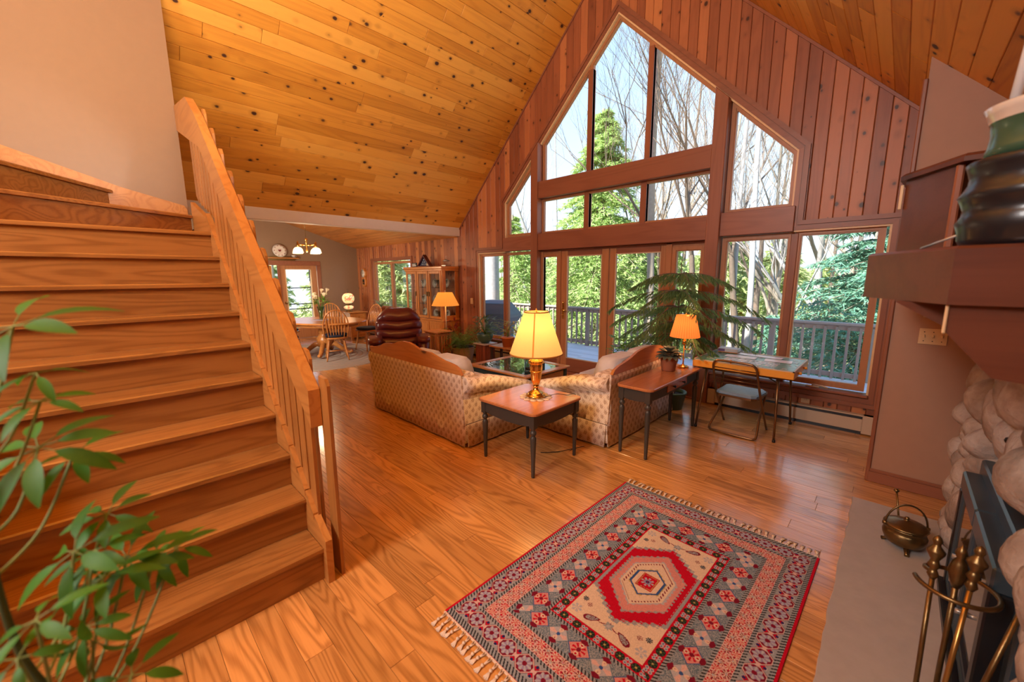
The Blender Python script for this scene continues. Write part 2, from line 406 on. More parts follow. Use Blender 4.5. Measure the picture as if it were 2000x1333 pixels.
lay(floor, 'floor_plank', W_FLOOR, (0, 0, -.013), (1, 0, 0), (0, 1, 0), (0, 0, 1), -11.6, 1.3, -.66, 5.42, .1215, (.7, 2.3), .013, .0012, .0006,
    lambda c: (c-CAMP).length if in_view(c) else 1e7)
struct('floor', MB().box((-13, -3.6, -.012), (2.2, -.66, 0)), W_FLOOR)
ceil = struct('ceiling', MB().prism([(-3.6, 0), (5.6, 0), (5.6, 5.14), (-3.6, 5.14)], (RX, 0, RZ+.02), (0, 1, 0), (-.7071, 0, -.7071), (-.7071, 0, .7071), .2), PINKD)
s2 = .70710678
lay(ceil, 'ceiling_board', W_CEIL, (RX, 0, RZ), (0, 1, 0), (-s2, 0, -s2), (s2, 0, -s2), -3.5, 5.42, 0, 5.13, .1425, (1.0, 3.2), .012, .004, .0012,
    lambda c: (c-CAMP).length if in_view(c) and c.y > .5 else 1e7)
ceil2 = struct('ceiling', MB().prism([(-3.6, 0), (5.6, 0), (5.6, 7.2), (-3.6, 7.2)], (RX, 0, RZ+.02), (0, 1, 0), (s2, 0, -s2), (s2, 0, s2), .2), PINKD)
lay(ceil2, 'ceiling_board', W_CEIL, (RX, 0, RZ), (0, 1, 0), (s2, 0, -s2), (-s2, 0, -s2), -3.5, 5.42, 0, 7.0, .1425, (1.0, 3.2), .012, .004, .0012,
    lambda c: (c-CAMP).length if in_view(c) else 1e7)
ns = math.hypot(1, .31)
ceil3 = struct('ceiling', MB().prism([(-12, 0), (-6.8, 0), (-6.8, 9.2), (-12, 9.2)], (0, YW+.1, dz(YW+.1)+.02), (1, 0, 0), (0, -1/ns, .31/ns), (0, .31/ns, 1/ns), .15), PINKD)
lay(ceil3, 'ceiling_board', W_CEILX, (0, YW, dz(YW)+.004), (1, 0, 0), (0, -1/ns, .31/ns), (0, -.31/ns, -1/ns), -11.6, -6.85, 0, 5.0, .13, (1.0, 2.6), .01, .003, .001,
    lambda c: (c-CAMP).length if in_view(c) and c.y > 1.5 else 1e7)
struct('wall_header', MB().box((-6.95, -3.6, 2.60), (-6.90, 5.5, 5.6)), PINKD)
struct('trim_1', MB().bbox((-6.92, -3.5, 2.475), (-6.76, 5.42, 2.648)), DRYWALL)      # the dropped header between the two rooms
# gable wall of vertical boards, cut round the openings
X0 = -3.153
S = lambda s: X0+s
def outline_top(x):
    return dz(YW) if x < -6.85 else cz(x)
def intervals(x):
    """solid spans at x as (kind_low, kind_high) callables"""
    s = x-X0
    top = outline_top
    if -10.64 < x < -8.70: return [(lambda q: 0, lambda q: .78), (lambda q: 2.06, top)]
    if -3.03 < s < -2.27: return [(lambda q: 0, lambda q: .37), (lambda q: 2.10, top)]
    if 2.21 < s < 3.03: return [(lambda q: 0, lambda q: .37), (lambda q: 2.13, top)]
    if -2.27 < s < 2.21:
        hole = lambda q: 5.21-abs(q-X0+.03)
        r = [(hole, top)]
        if s < -1.42 or s > 1.41: r.insert(0, (lambda q: 0, lambda q: .37))
        return r
    return [(lambda q: 0, top)]
brk = [-11.6, -10.64, -8.70, -6.85, S(-3.03), S(-2.27), S(-1.42), S(-.03), RX, S(1.41), S(2.21), S(3.03), -.02]
xs = sorted(set(brk))
cols = []
for a, b in zip(xs[:-1], xs[1:]):
    k = max(1, round((b-a)/.122)); cols += [(a+(b-a)*i/k, a+(b-a)*(i+1)/k) for i in range(k)]
wall_n = sempty('wall_north')
back = MB()
for a, b in cols:
    for lo, hi in intervals((a+b)/2):
        poly = [(a, lo(a)), (b, lo(b)), (b, hi(b)), (a, hi(a))]
        back.prism(poly, (0, YW+.02, 0), (1, 0, 0), (0, 0, 1), (0, 1, 0), .12)
        g = .0016
        m = MB().prism([(a+g, lo(a)), (b-g, lo(b)), (b-g, hi(b)), (a+g, hi(a))], (0, YW+.02, 0), (1, 0, 0), (0, 0, 1), (0, -1, 0), .02, .005)
        obj('wall_board', m, W_WALL, wall_n)
obj('wall_backing', back, PINKD, wall_n, kind='stuff')
for a, b in (((-6.78, 0), (RX, 0)), ((RX, 0), (-.02, 0))):
    pass
# crown bead along the rakes
cb = MB().prism([(-6.76, cz(-6.76)-.055), (RX, RZ-.055), (RX, RZ-.02), (-6.76, cz(-6.76)-.02)], (0, YW, 0), (1, 0, 0), (0, 0, 1), (0, -1, 0), .018)
cb.prism([(RX, RZ-.055), (-.02, cz(-.02)-.055), (-.02, cz(-.02)-.02), (RX, RZ-.02)], (0, YW, 0), (1, 0, 0), (0, 0, 1), (0, -1, 0), .018)
obj('rake_bead', cb, W_TRIMX, wall_n)
# casing round the whole window group
HO = [(-3.03, .37), (-3.03, 2.10), (-2.27, 2.10), (-2.27, 2.97), (-.03, 5.21), (2.21, 2.97), (2.21, 2.13), (3.03, 2.13), (3.03, .37), (1.49, .37)]
def casing(path, wd, closed=False):
    n = len(path)
    full = path if closed else path
    o1 = offset(full, wd); o2 = offset(full, wd*.45); o3 = offset(full, wd*.55)
    sg = 1
    for i in range(n if closed else n-1):
        j = (i+1) % n
        a, b = full[i], full[j]; mat = W_TRIMX if abs(a[0]-b[0]) > .05 else W_TRIMZ
        m = MB().prism([a, b, o2[j], o2[i]], (X0, YW, 0), (1, 0, 0), (0, 0, 1), (0, -1, 0), .016)
        m.prism([o3[i], o3[j], o1[j], o1[i]], (X0, YW, 0), (1, 0, 0), (0, 0, 1), (0, -1, 0), .024)
        m.prism([o2[i], o2[j], o3[j], o3[i]], (X0, YW, 0), (1, 0, 0), (0, 0, 1), (0, -1, 0), .009)
        obj('casing', m, mat, wall_n)
casing([(-3.03, .37), (-3.03, 2.10), (-2.27, 2.10), (-2.27, 2.97), (-.03, 5.21), (2.21, 2.97), (2.21, 2.13), (3.03, 2.13), (3.03, .37), (1.49, .37), (1.49, .3), (-1.5, .3), (-1.5, .37)][:10], .10)
casing([(-3.03, .37), (-3.03, .38), (-1.56, .38), (-1.56, .37)][::-1][:1]+[(-1.56, .37), (-3.03, .37)], .09) if False else None
obj('casing', MB().prism([(-3.12, .28), (-1.5, .28), (-1.5, .37), (-3.12, .37)], (X0, YW, 0), (1, 0, 0), (0, 0, 1), (0, -1, 0), .02), W_TRIMX, wall_n)
# deep jamb lining of the opening
jb = offset(HO, -.0)
for i in range(len(HO)-1):
    a, b = HO[i], HO[i+1]; hin = offset(HO, -.018)
    obj('jamb', MB().prism([a, b, hin[i+1], hin[i]], (X0, YW+.13, 0), (1, 0, 0), (0, 0, 1), (0, -1, 0), .135), W_JAMB, wall_n)
# posts and beams
def beam(a, b, mat): obj('beam', MB().bbox(a, b, .005), mat, wall_n)
for s0, s1 in ((-1.56, -1.41), (1.335, 1.49)):
    zt = 5.20-max(abs(s0+.03), abs(s1+.03))-.02
    obj('post', MB().prism([(S(s0), 0), (S(s1), 0), (S(s1), 5.2-abs(s1+.03)), (S(s0), 5.2-abs(s0+.03))], (0, YW+.1, 0), (1, 0, 0), (0, 0, 1), (0, -1, 0), .19, .006), W_TRIMZ, wall_n)
beam((S(-1.415), 5.355, 2.935), (S(1.34), 5.53, 3.205), W_TRIMX)
beam((S(-1.415), 5.355, 2.082), (S(1.34), 5.53, 2.36), W_TRIMX)
beam((S(-2.27), 5.37, 2.10), (S(-1.555), 5.53, 2.345), W_TRIMX)
beam((S(1.485), 5.37, 2.115), (S(2.235), 5.53, 2.39), W_TRIMX)
# glazed units
NW = [0]
def unit(glass, sash=.05, name=None, gy=5.505, mat=W_SASH, mz=None):
    NW[0] += 1
    o = sempty(name or 'window_%d' % NW[0])
    g = [(S(x), z) for x, z in glass]; out = offset(g, sash); lip = offset(g, .012)
    n = len(g)
    for i in range(n):
        j = (i+1) % n
        m = MB().prism([g[i], g[j], out[j], out[i]], (0, gy+.02, 0), (1, 0, 0), (0, 0, 1), (0, -1, 0), .05)
        m.prism([lip[i], lip[j], out[j], out[i]], (0, gy-.03, 0), (1, 0, 0), (0, 0, 1), (0, -1, 0), .012)
        obj('sash', m, mat, o)
    gm = MB().prism(offset(g, .004), (0, gy, 0), (1, 0, 0), (0, 0, 1), (0, 1, 0), .004)
    obj('pane', gm, PANE, o)
    return o
unit([(-2.96, .47), (-2.38, .47), (-2.38, 2.03), (-2.96, 2.03)], .055)
unit([(-2.25, .47), (-1.62, .47), (-1.62, 2.03), (-2.25, 2.03)], .055)
unit([(-2.20, 2.41), (-1.60, 2.41), (-1.60, 3.52), (-2.20, 2.92)], .05)
top = lambda s: 5.13-abs(s+.03)
unit([(-1.36, 3.24), (-.535, 3.24), (-.535, top(-.535)), (-1.36, top(-1.36))], .04)
unit([(-.45, 3.24), (.41, 3.24), (.41, top(.41)), (-.03, top(-.03)), (-.45, top(-.45))], .04)
unit([(.49, 3.24), (1.29, 3.24), (1.29, top(1.29)), (.49, top(.49))], .04)
for a, b in ((-1.38, -.56), (-.47, .38), (.47, 1.3)): unit([(a, 2.40), (b, 2.40), (b, 2.90), (a, 2.90)], .045)
unit([(1.55, 2.43), (2.15, 2.43), (2.15, top(2.15)), (1.55, top(1.55))], .055)
unit([(1.56, .49), (2.18, .49), (2.18, 2.05), (1.56, 2.05)], .06)
unit([(2.31, .49), (2.93, .49), (2.93, 2.07), (2.31, 2.07)], .06)
unit([(-1.37, .26), (-1.09, .26), (-1.09, 1.965), (-1.37, 1.965)], .045, mat=W_DOOR)
unit([(.94, .26), (1.245, .26), (1.245, 1.965), (.94, 1.965)], .06, mat=W_DOOR)
for k in range(-1, 1): pass
obj('mullion', MB().bbox((S(-.535)+.0, 5.46, 3.2), (S(-.45), 5.55, 4.66)), W_TRIMZ, wall_n)
obj('mullion', MB().bbox((S(.41), 5.46, 3.2), (S(.49), 5.55, 4.64)), W_TRIMZ, wall_n)
for a, b in ((-.56, -.47), (.38, .47)): obj('mullion', MB().bbox((S(a), 5.46, 2.36), (S(b), 5.55, 2.94)), W_TRIMZ, wall_n)
for a, b in ((-2.37, -2.27), (2.19, 2.30)): obj('mullion', MB().bbox((S(a)+.02, 5.45, .4), (S(b)-.02, 5.55, 2.1)), W_TRIMZ, wall_n)
obj('sill', MB().bbox((S(1.49), 5.36, .385), (S(3.03), 5.52, .41)), W_TRIMX, wall_n)
obj('sill', MB().bbox((S(-3.03), 5.36, .385), (S(-1.56), 5.52, .41)), W_TRIMX, wall_n)
# french doors
def fdoor(n, a, b, g0, g1, hx):
    o = sempty('door_%d' % n)
    y0, y1 = 5.465, 5.51; zt = 2.055
    pan = [((a, .03), (g0, zt)), ((g1, .03), (b, zt))]
    for (p, q) in pan: obj('stile', MB().bbox((S(p[0]), y0, p[1]), (S(q[0]), y1, q[1])), W_DOOR, o)
    obj('rail', MB().bbox((S(g0), y0, 1.965), (S(g1), y1, zt)), W_TRIMX, o)
    obj('rail', MB().bbox((S(g0), y0, .03), (S(g1), y1, .26)), W_TRIMX, o)
    obj('pane', MB().box((S(g0), 5.487, .26), (S(g1), 5.492, 1.965)), PANE, o)
    bd = MB()
    for x in (g0, g1): bd.box((S(x)-.008, 5.46, .255), (S(x)+.008, 5.466, 1.97))
    bd.box((S(g0), 5.46, .252), (S(g1), 5.466, .268)); bd.box((S(g0), 5.46, 1.957), (S(g1), 5.466, 1.973))
    obj('glazing_bead', bd, CREAM, o)
    return o
d1 = fdoor(1, -.985, -.085, -.857, -.209, -.93)
d2 = fdoor(2, -.075, .795, .036, .719, 0)
h = MB().bbox((S(-.945), 5.452, .93), (S(-.905), 5.466, 1.19), .008)
h.tube([(S(-.925), 5.455, 1.08), (S(-.925), 5.40, 1.08), (S(-.90), 5.385, 1.08), (S(-.83), 5.39, 1.075)], .011, 8)
h.lathe([(0, 0), (.016, 0), (.016, .02), (0, .02)], 10, (S(-.925), 5.44, .98)).lathe([(.012, -.02), (.022, .0), (.006, .02)], 10, (S(-.925), 5.455, 1.2))
obj('door_handle', h, BRASS, d1)
for a, b in ((-1.43, -1.37), (-1.045, -.985), (.795, .88), (1.30, 1.34)):
    obj('mullion', MB().bbox((S(a), 5.45, 0), (S(b), 5.53, 2.085)), W_DOOR, wall_n)
obj('threshold', MB().bbox((S(-1.41), 5.38, 0), (S(1.335), 5.56, .028)), W_TRIMX, wall_n)
obj('door_head', MB().bbox((S(-1.41), 5.45, 2.055), (S(1.335), 5.53, 2.09)), W_TRIMX, wall_n)
for a, b in ((-1.37, -1.05), (.88, 1.30)):
    obj('door_panel', MB().bbox((S(a)-.01, 5.47, .02), (S(b)+.01, 5.52, .22)), W_TRIMX, wall_n)
    obj('head_filler', MB().bbox((S(a)-.01, 5.475, 2.005), (S(b)+.01, 5.525, 2.075)), W_DOOR, wall_n)
# casement crank
ck = MB().bbox((S(2.50), 5.40, .41), (S(2.62), 5.46, .425), .005); ck.tube([(S(2.56), 5.42, .42), (S(2.56), 5.40, .445), (S(2.66), 5.395, .44), (S(2.70), 5.395, .43)], .008, 8)
obj('window_crank', ck, CREAMP, wall_n)
# pink panel wall right, its timber corner, baseboard
we = MB().prism([(-.02, 0), (1.3, 0), (1.3, 1.83), (-.02, 3.15)], (0, 4.16, 0), (1, 0, 0), (0, 0, 1), (0, 1, 0), 1.4)
struct('wall_east', we, PINKD)
struct('trim_2', MB().bbox((-.045, 4.145, 0), (-.018, 4.30, 2.98)), W_TRIMZ)
struct('baseboard_east', MB().bbox((-.03, 4.142, 0), (.9, 4.16, .085), .004).bbox((-.027, 4.147, .085), (.9, 4.16, .11), .004), W_TRIMX)
struct('wall_east', MB().box((1.25, -3.6, 0), (1.4, 5.5, 2.2)), PINKD)
struct('wall_south', MB().box((-13, -3.75, 0), (1.5, -3.6, 6.4)), PINKD)
# far dining wall with its door
DW = MB()
for (y0, y1, z0, z1) in ((-3.6, 3.10, 0, 2.35), (3.10, 4.28, 1.98, 2.35), (4.28, 5.5, 0, 2.35)): DW.box((-11.72, y0, z0), (-11.6, y1, z1))
DW.prism([(-3.6, 2.35), (5.5, 2.35), (5.5, 2.46), (-3.6, 5.25)], (-11.72, 0, 0), (0, 1, 0), (0, 0, 1), (1, 0, 0), .12)
struct('wall_west', DW, PINK)
d3 = sempty('door_3')
for (y0, y1, z0, z1) in ((2.98, 3.09, 0, 1.949), (4.261, 4.36, 0, 1.949), (2.98, 4.36, 1.95, 2.07), (3.28, 3.34, 0, 1.949)):
    obj('casing', MB().bbox((-11.61, y0, z0), (-11.57, y1, z1)), W_TRIMZ if z0 == 0 else W_TRIMX, d3)
for (y0, y1, z0, z1) in ((3.34, 3.48, 0, 1.96), (4.10, 4.26, 0, 1.96), (3.48, 4.10, 1.84, 1.96), (3.48, 4.10, 0, .28)):
    obj('stile', MB().bbox((-11.66, y0, z0), (-11.62, y1, z1)), W_DOOR, d3)
obj('pane', MB().box((-11.645, 3.48, .28), (-11.64, 4.10, 1.84)), PANE, d3)
bd = MB()
for z in (1.36, .93, .80): bd.box((-11.638, 3.5, z-.012), (-11.63, 4.08, z+.012))
obj('glazing_bar', bd, BLACKM, d3)
obj('glazing_bead', MB().box((-11.625, 3.46, .26), (-11.612, 3.485, 1.86)).box((-11.625, 4.095, .26), (-11.612, 4.12, 1.86)).box((-11.625, 3.46, 1.84), (-11.612, 4.12, 1.86)), CREAMP, d3)
kb = MB().lathe([(0, 0), (.03, .005), (.034, .02), (.012, .03), (.012, .05)], 12).xf(Matrix.Translation((-11.57, 3.41, .98)) @ Matrix.Rotation(PI/2, 4, 'Y')); obj('door_knob', kb, BRASS, d3)
m = MB()
for k in range(3): m.prism([(3.09+k*.066, 0), (3.09+k*.066+.064, 0), (3.09+k*.066+.064, 1.95), (3.09+k*.066, 1.95)], (-12.1, 0, 0), (0, 1, 0), (0, 0, 1), (1, 0, 0), .015, .003)
struct('trim_3', m, wood('porch_panelling', (.80, .33, .05), (.55, .20, .03), 'Z', .4, knots=5))
# dining window in the gable wall, seen past the cabinet
o = unit([(-7.43, .85), (-6.62, .85), (-6.62, 1.98), (-7.43, 1.98)], .06)
o = unit([(-6.50, .85), (-5.62, .85), (-5.62, 1.98), (-6.50, 1.98)], .06)
cs = [(-7.487, .78), (-7.487, 2.06), (-5.547, 2.06), (-5.547, .78)]
casing(cs, .08, True)
# stair hall wall
struct('wall_stair', MB().prism([(-3.6, 0), (.708, 0), (.708, 4.345), (-3.6, 4.345)], (-5.2, 0, 0), (0, 1, 0), (0, 0, 1), (1, 0, 0), .12), PINK)
struct('wall_stair', MB().box((-5.1, -.62, 0), (-2.2, -.5, 1.0)), PINK)
# heaters
def heater(x0, x1, label, y0=5.335):
    t = thing('baseboard_heater', label, 'heater', (x0, 5.42, 0)); L = x1-x0; d = y0-5.42
    obj('housing', MB().bbox((.09, d, .035), (L-.09, -.002, .165), .004), CREAM, t)
    obj('top_cover', MB().bbox((0, d+.01, .19), (L, -.002, .205), .004).box((.09, -.012, .16), (L-.09, -.002, .195)), CREAM, t)
    obj('vent_slot', MB().box((.09, d+.012, .165), (L-.09, -.012, .19)), BLACKM, t)
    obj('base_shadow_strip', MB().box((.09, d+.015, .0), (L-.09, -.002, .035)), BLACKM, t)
    for a in (0, L-.09): obj('end_cap', MB().bbox((a, d-.004, 0.012), (a+.09, -.002, .205), .006), CREAM, t)
    return t
heater(S(1.50), S(3.105), 'long cream baseboard heater under the two right casement windows')
heater(-11.5, -8.9, 'cream baseboard heater under the dining window, behind the chairs', 5.34)
heater(S(-3.4), S(-1.6), 'cream baseboard heater behind the potted plants at the left windows')
# ------------------------------------------------------------------ staircase (closed stringer, three winders to the left)
RISE, RUN, X1 = .2010, .2137, -2.095
st = thing('staircase', 'oak staircase with flat board balustrade rising along the left side and turning left', 'staircase', (0, 0, 0))
yL, yR = -.5, .686
def tread(poly, z, nose=None):
    return MB().prism(poly, (0, 0, z-.028), (1, 0, 0), (0, 1, 0), (0, 0, 1), .028, .007)
for k in range(10):
    x = X1-RUN*k; z = RISE*(k+1)
    if k < 9: obj('tread', tread([(x, yL), (x, yR), (x-RUN-.03, yR), (x-RUN-.03, yL)], z), W_TREAD, st)
    obj('riser', MB().box((x-.045, yL, z-RISE), (x-.025, yR, z-.028)), W_TREAD, st)
PIV = Vector((-4.05, yL)); XF = -5.078
def hit(ang):                     # line from the pivot; ang from +y towards -x, clipped to the winder square
    d = Vector((-math.sin(ang), math.cos(ang))); ts = []
    if d.y > 1e-6: ts.append((yR-PIV.y)/d.y)
    if d.x < -1e-6: ts.append((XF-PIV.x)/d.x)
    t = min(ts); return PIV+d*t
A0, A1, A2, A3 = 0.0, math.radians(29.6), math.radians(55.4), PI/2
x10 = X1-RUN*9
q1, q2 = hit(A1), hit(A2)
def wind(poly, z):
    obj('tread', tread(poly, z), W_TREAD, st)
wind([(x10, yL), (x10, yR), (q1.x-.03, yR), (PIV.x-.03, yL)], RISE*10)
def wriser(ang, z):
    q = hit(ang); d = Vector((-math.sin(ang), math.cos(ang))); n = Vector((-d.y, d.x))   # n points up the stair
    a = PIV+n*.026; b = q+n*.026; c = q+n*.046; e = PIV+n*.046
    obj('riser', MB().prism([tuple(a), tuple(b), tuple(c), tuple(e)], (0, 0, z-RISE), (1, 0, 0), (0, 1, 0), (0, 0, 1), RISE-.028), W_TREAD, st)
wriser(A1, RISE*11); wriser(A2, RISE*12)
wind([tuple(PIV), tuple(q1), (XF, yR), tuple(q2+Vector((0, -.03))), (PIV.x-.03, yL)], RISE*11)
wind([tuple(PIV), tuple(q2), (XF, yL), ], RISE*12)
obj('landing', MB().box((XF, yL-1.2, RISE*13-.03), (PIV.x, yL, RISE*13)), W_TREAD, st)
# stringer on the room side with its sloping top
def sz(x): return RISE+(X1-x)*RISE/RUN
ytop = [(X1+.035, 0), (X1+.035, .25), (-2.2, sz(-2.2)+.045), (-4.0, sz(-4.0)+.05), (-4.15, sz(-4.0)+.14), (-4.75, 2.33), (-4.75, 2.0), (-2.45, 0)]
obj('stringer', MB().prism(ytop, (0, yR, 0), (1, 0, 0), (0, 0, 1), (0, 1, 0), .034), W_RAIL, st)
# stepped cap pieces with pale edges along the stringer
for k in range(19):
    xa = -2.2-k*.107; xb = xa-.098
    if xb < -4.12: break
    za, zb = sz(xa)+.05, sz(xb)+.05
    obj('stringer_cap', MB().prism([(xa, za-.03), (xa, za+.006), (xb, zb+.012), (xb, zb-.03)], (0, yR-.004, 0), (1, 0, 0), (0, 0, 1), (0, 1, 0), .042, .003), W_RAIL, st)
# wall skirt round the winders
obj('skirt', MB().prism([(.70, 2.0), (.70, 2.30), (.68, 2.335), (.25, 2.445), (-.5, 2.70), (-.5, 2.2)], (XF-.004, 0, 0), (0, 1, 0), (0, 0, 1), (1, 0, 0), .022), W_RAIL, st)
# handrail: a deep board on edge
def rz_(x): return 1.062+(-2.165-x)*.9325
ry0, ry1 = .700, .762
xt = -4.17
obj('handrail', MB().prism([(-2.165, rz_(-2.165)), (-2.165, rz_(-2.165)-.205), (xt, rz_(xt)-.25), (-5.075, 3.02), (-5.075, 3.235), (-4.5, 3.15), (xt-.03, rz_(xt)+.01)], (0, ry0, 0), (1, 0, 0), (0, 0, 1), (0, 1, 0), ry1-ry0, .004), W_RAIL, st)
for k in range(24):
    x = -2.235-k*.104; wv = .084
    if x < -4.62: break
    zb = sz(x)+.03 if x > -4.0 else min(2.15+(-4.0-x)*.35, 2.4)
    zt = rz_(x)-.19 if x > xt else 2.86+(xt-x)*.2
    obj('baluster', MB().prism([(x+wv/2, zb-.04), (x-wv/2, zb+.03), (x-wv/2, zt+.06), (x+wv/2, zt-.02)], (0, .707, 0), (1, 0, 0), (0, 0, 1), (0, 1, 0), .02, .003), W_BAL, st)
for k in range(10):
    x = -2.34-k*.208; wv = .084; zt = rz_(x)+.022; z0 = max(.0, sz(x)-.5)
    obj('baluster', MB().prism([(x+wv/2, z0), (x+wv/2, zt-.045), (x+wv/2-.03, zt), (x-wv/2, zt+.01), (x-wv/2, z0)], (0, ry1+.001, 0), (1, 0, 0), (0, 0, 1), (0, 1, 0), .018, .003), W_BAL, st)
x = -2.13
obj('baluster', MB().prism([(x+.055, 0), (x+.055, 1.09), (x+.03, 1.125), (x-.05, 1.13), (x-.05, 0)], (0, ry1+.001, 0), (1, 0, 0), (0, 0, 1), (0, 1, 0), .02, .003), W_BAL, st)
obj('under_stair_panel', MB().prism([(-2.45, 0), (-5.07, 0), (-5.07, 2.1), (-4.6, 2.1)], (0, yR+.012, 0), (1, 0, 0), (0, 0, 1), (0, 1, 0), .012), PINK, st)
# upper hall seen in the gap beside the wall: a white casing and panelling
# ------------------------------------------------------------------ outside
gr = MB()
NG = 40
def gz(x, y):
    return -3.0+max(0, (y-14))*.085+.35*math.sin(x*.3)*math.sin(y*.23)
vs = [(-60+120*i/NG, -20+100*j/NG, gz(-60+120*i/NG, -20+100*j/NG)) for j in range(NG+1) for i in range(NG+1)]
fs = [(j*(NG+1)+i, j*(NG+1)+i+1, (j+1)*(NG+1)+i+1, (j+1)*(NG+1)+i) for j in range(NG) for i in range(NG)]
gr.add(vs, fs, True)
gm = NT('forest_floor'); cco = gm.obj(); gm.l(gm.ramp(gm.noise(cco, .6, 5.0), [(.3, (.30, .26, .15)), (.5, (.50, .42, .28)), (.62, (.55, .58, .30)), (.75, (.66, .66, .66))]), gm.b.inputs['Base Color']); gm.b.inputs['Roughness'].default_value = .95
struct('ground', gr, gm.m)
deck = thing('deck', 'grey weathered board deck outside the glazed doors', 'deck', (0, 0, 0))
for k in range(21):
    y = 5.62+k*.14
    for (a, b) in ((-9.6, -4.9), (-4.897, -1.2), (-1.197, 2.4)):
        obj('deck_board', MB().bbox((a, y, -.13), (b, y+.134, -.10), .004), W_DECK, deck)
obj('joist', MB().box((-9.6, 8.45, -.35), (2.4, 8.5, -.13)).box((-9.6, 5.65, -.35), (2.4, 5.7, -.13)), W_DRAIL, deck, kind='stuff')
dr = thing('deck_railing', 'weathered brown wooden railing along the outer edge of the deck', 'railing', (0, 8.45, -.1))
obj('cap_rail', MB().bbox((-9.6, -.08, .925), (2.4, .07, .965), .006), W_DRAIL, dr)
obj('top_rail', MB().bbox((-9.6, -.02, .84), (2.4, .02, .925)), W_DRAIL, dr)
obj('bottom_rail', MB().bbox((-9.6, -.02, .05), (2.4, .02, .13)), W_DRAIL, dr)
bl = mesh('baluster', MB().bbox((-.019, -.057, 0.02), (.019, -.02, .90), .003), W_DRAILZ)
x = -9.5; k = 0
while x < 2.4:
    obj('post' if k % 13 == 0 else 'baluster', MB().bbox((-.045, -.045, 0), (.045, .045, .925), .004) if k % 13 == 0 else bl, W_DRAILZ, dr, (x, 0, 0)); x += .152; k += 1
# covered barbecue on the deck
g = thing('barbecue', 'grey-blue covered barbecue grill on the deck at the left window', 'barbecue', (-7.05, 6.75, -.1), .3)
m = MB()
m.rings([[(-.30, -.27, 0), (.30, -.27, 0), (.30, .27, 0), (-.30, .27, 0)], [(-.32, -.28, .5), (.32, -.28, .5), (.32, .28, .5), (-.32, .28, .5)], [(-.52, -.30, .78), (.52, -.30, .78), (.52, .30, .78), (-.52, .30, .78)],
         [(-.50, -.30, .86), (.50, -.30, .86), (.50, .30, .86), (-.50, .30, .86)], [(-.30, -.22, 1.10), (.30, -.22, 1.10), (.30, .22, 1.10), (-.30, .22, 1.10)], [(-.26, -.1, 1.17), (.26, -.1, 1.17), (.26, .1, 1.17), (-.26, .1, 1.17)]], smooth=False)
obj('cover', m, plain('grill_cover', (.10, .135, .17), .55, bumpn=12, bs=.5), g)
obj('hem_strap', MB().box((-.325, -.285, .1), (.325, -.278, .13)), BLACKM, g)
# trees ---------------------------------------------------------------
def trunk_mb(h, r, wob, rng, n=7, steps=8):
    pts = []; x = y = 0
    for i in range(steps+1):
        pts.append((x, y, h*i/steps)); x += rng.uniform(-wob, wob); y += rng.uniform(-wob, wob)
    return pts, MB().tube(pts, [r*(1-.75*i/steps) for i in range(steps+1)], n, False)
def spruce(rng, h, rad, whorls, per, droop, need=9, nl=.13, z0=.06, tw=5, nw=.016):
    """one foliage mesh of needle sprays on drooping boughs, and one trunk mesh with the bare boughs"""
    F = MB(); pts, T = trunk_mb(h, h*.018+.03, .01, rng)
    V = []; FF = []
    for wv in range(whorls):
        t = z0+(1-z0)*(wv/whorls)**.95; z = h*t; R = rad*(1-t)**.8+.12
        for b in range(per):
            a = rng.uniform(0, 2*PI); L = R*rng.uniform(.7, 1.12); zz = z+rng.uniform(-.12, .12)
            P = []
            for i in range(tw+1):
                q = i/tw; P.append(Vector((math.cos(a)*L*q, math.sin(a)*L*q, zz-droop*L*q*q+.10*L*q**4+.25*L*q*(1-q))))
            T.tube(P, [.018*(1-.8*i/tw)+.003 for i in range(tw+1)], 3, False)
            for i in range(1, tw+1):
                for sd in (-1, 1):
                    aa = a+sd*rng.uniform(.5, 1.1); tl = L*.34*(1.1-.6*i/tw)*rng.uniform(.7, 1.2)
                    c = P[i]; d = Vector((math.cos(aa), math.sin(aa), -.25*rng.random()-droop*.35))
                    for k in range(need):
                        q = (k+rng.random())/need; p = c+d*(tl*q)
                        dn = Vector((math.cos(aa+rng.uniform(-1.6, 1.6)), math.sin(aa+rng.uniform(-1.6, 1.6)), rng.uniform(-1.1, .3))).normalized()
                        s_ = dn.cross(Vector((rng.uniform(-1, 1), rng.uniform(-1, 1), 1))).normalized()*(nw*rng.uniform(.7, 1.4)); l_ = nl*rng.uniform(.6, 1.3)
                        n0 = len(V); V += [p-s_, p+s_, p+dn*l_]; FF.append((n0, n0+1, n0+2))
    F.add(V, FF); return F, T
def place_spruce(name, label, x, y, F, T, mf, mt, group=None, z=None, rz=0):
    t = thing(name, label, 'tree', (x, y, gz(x, y)-.1 if z is None else z), rz, group)
    obj('foliage', F, mf, t); obj('trunk', T, mt, t); return t
rng = random.Random(3)
F, T = spruce(rng, 10.2, 3.3, 52, 9, .42, 11, .17, .08, 7, .021)
place_spruce('spruce', 'sunlit yellow-green spruce beyond the deck, behind the middle of the gable window', -7.6, 12.2, F, T, L_SPR, BARK)
F, T = spruce(rng, 7.0, 2.4, 36, 8, .4, 9, .15, .06, 6, .018)
place_spruce('spruce', 'shorter sunlit spruce beyond the deck railing, behind the left window', -10.8, 11.2, F, T, L_SPR, BARK)
F, T = spruce(rng, 6.4, 2.2, 34, 8, .35, 9, .15, .06, 6, .018)
place_spruce('spruce', 'sunlit spruce with low branches behind the glazed doors', -5.9, 13.6, F, T, L_SPR, BARK)
F, T = spruce(rng, 7.0, 3.0, 40, 9, .22, 10, .17, .04, 7, .019)
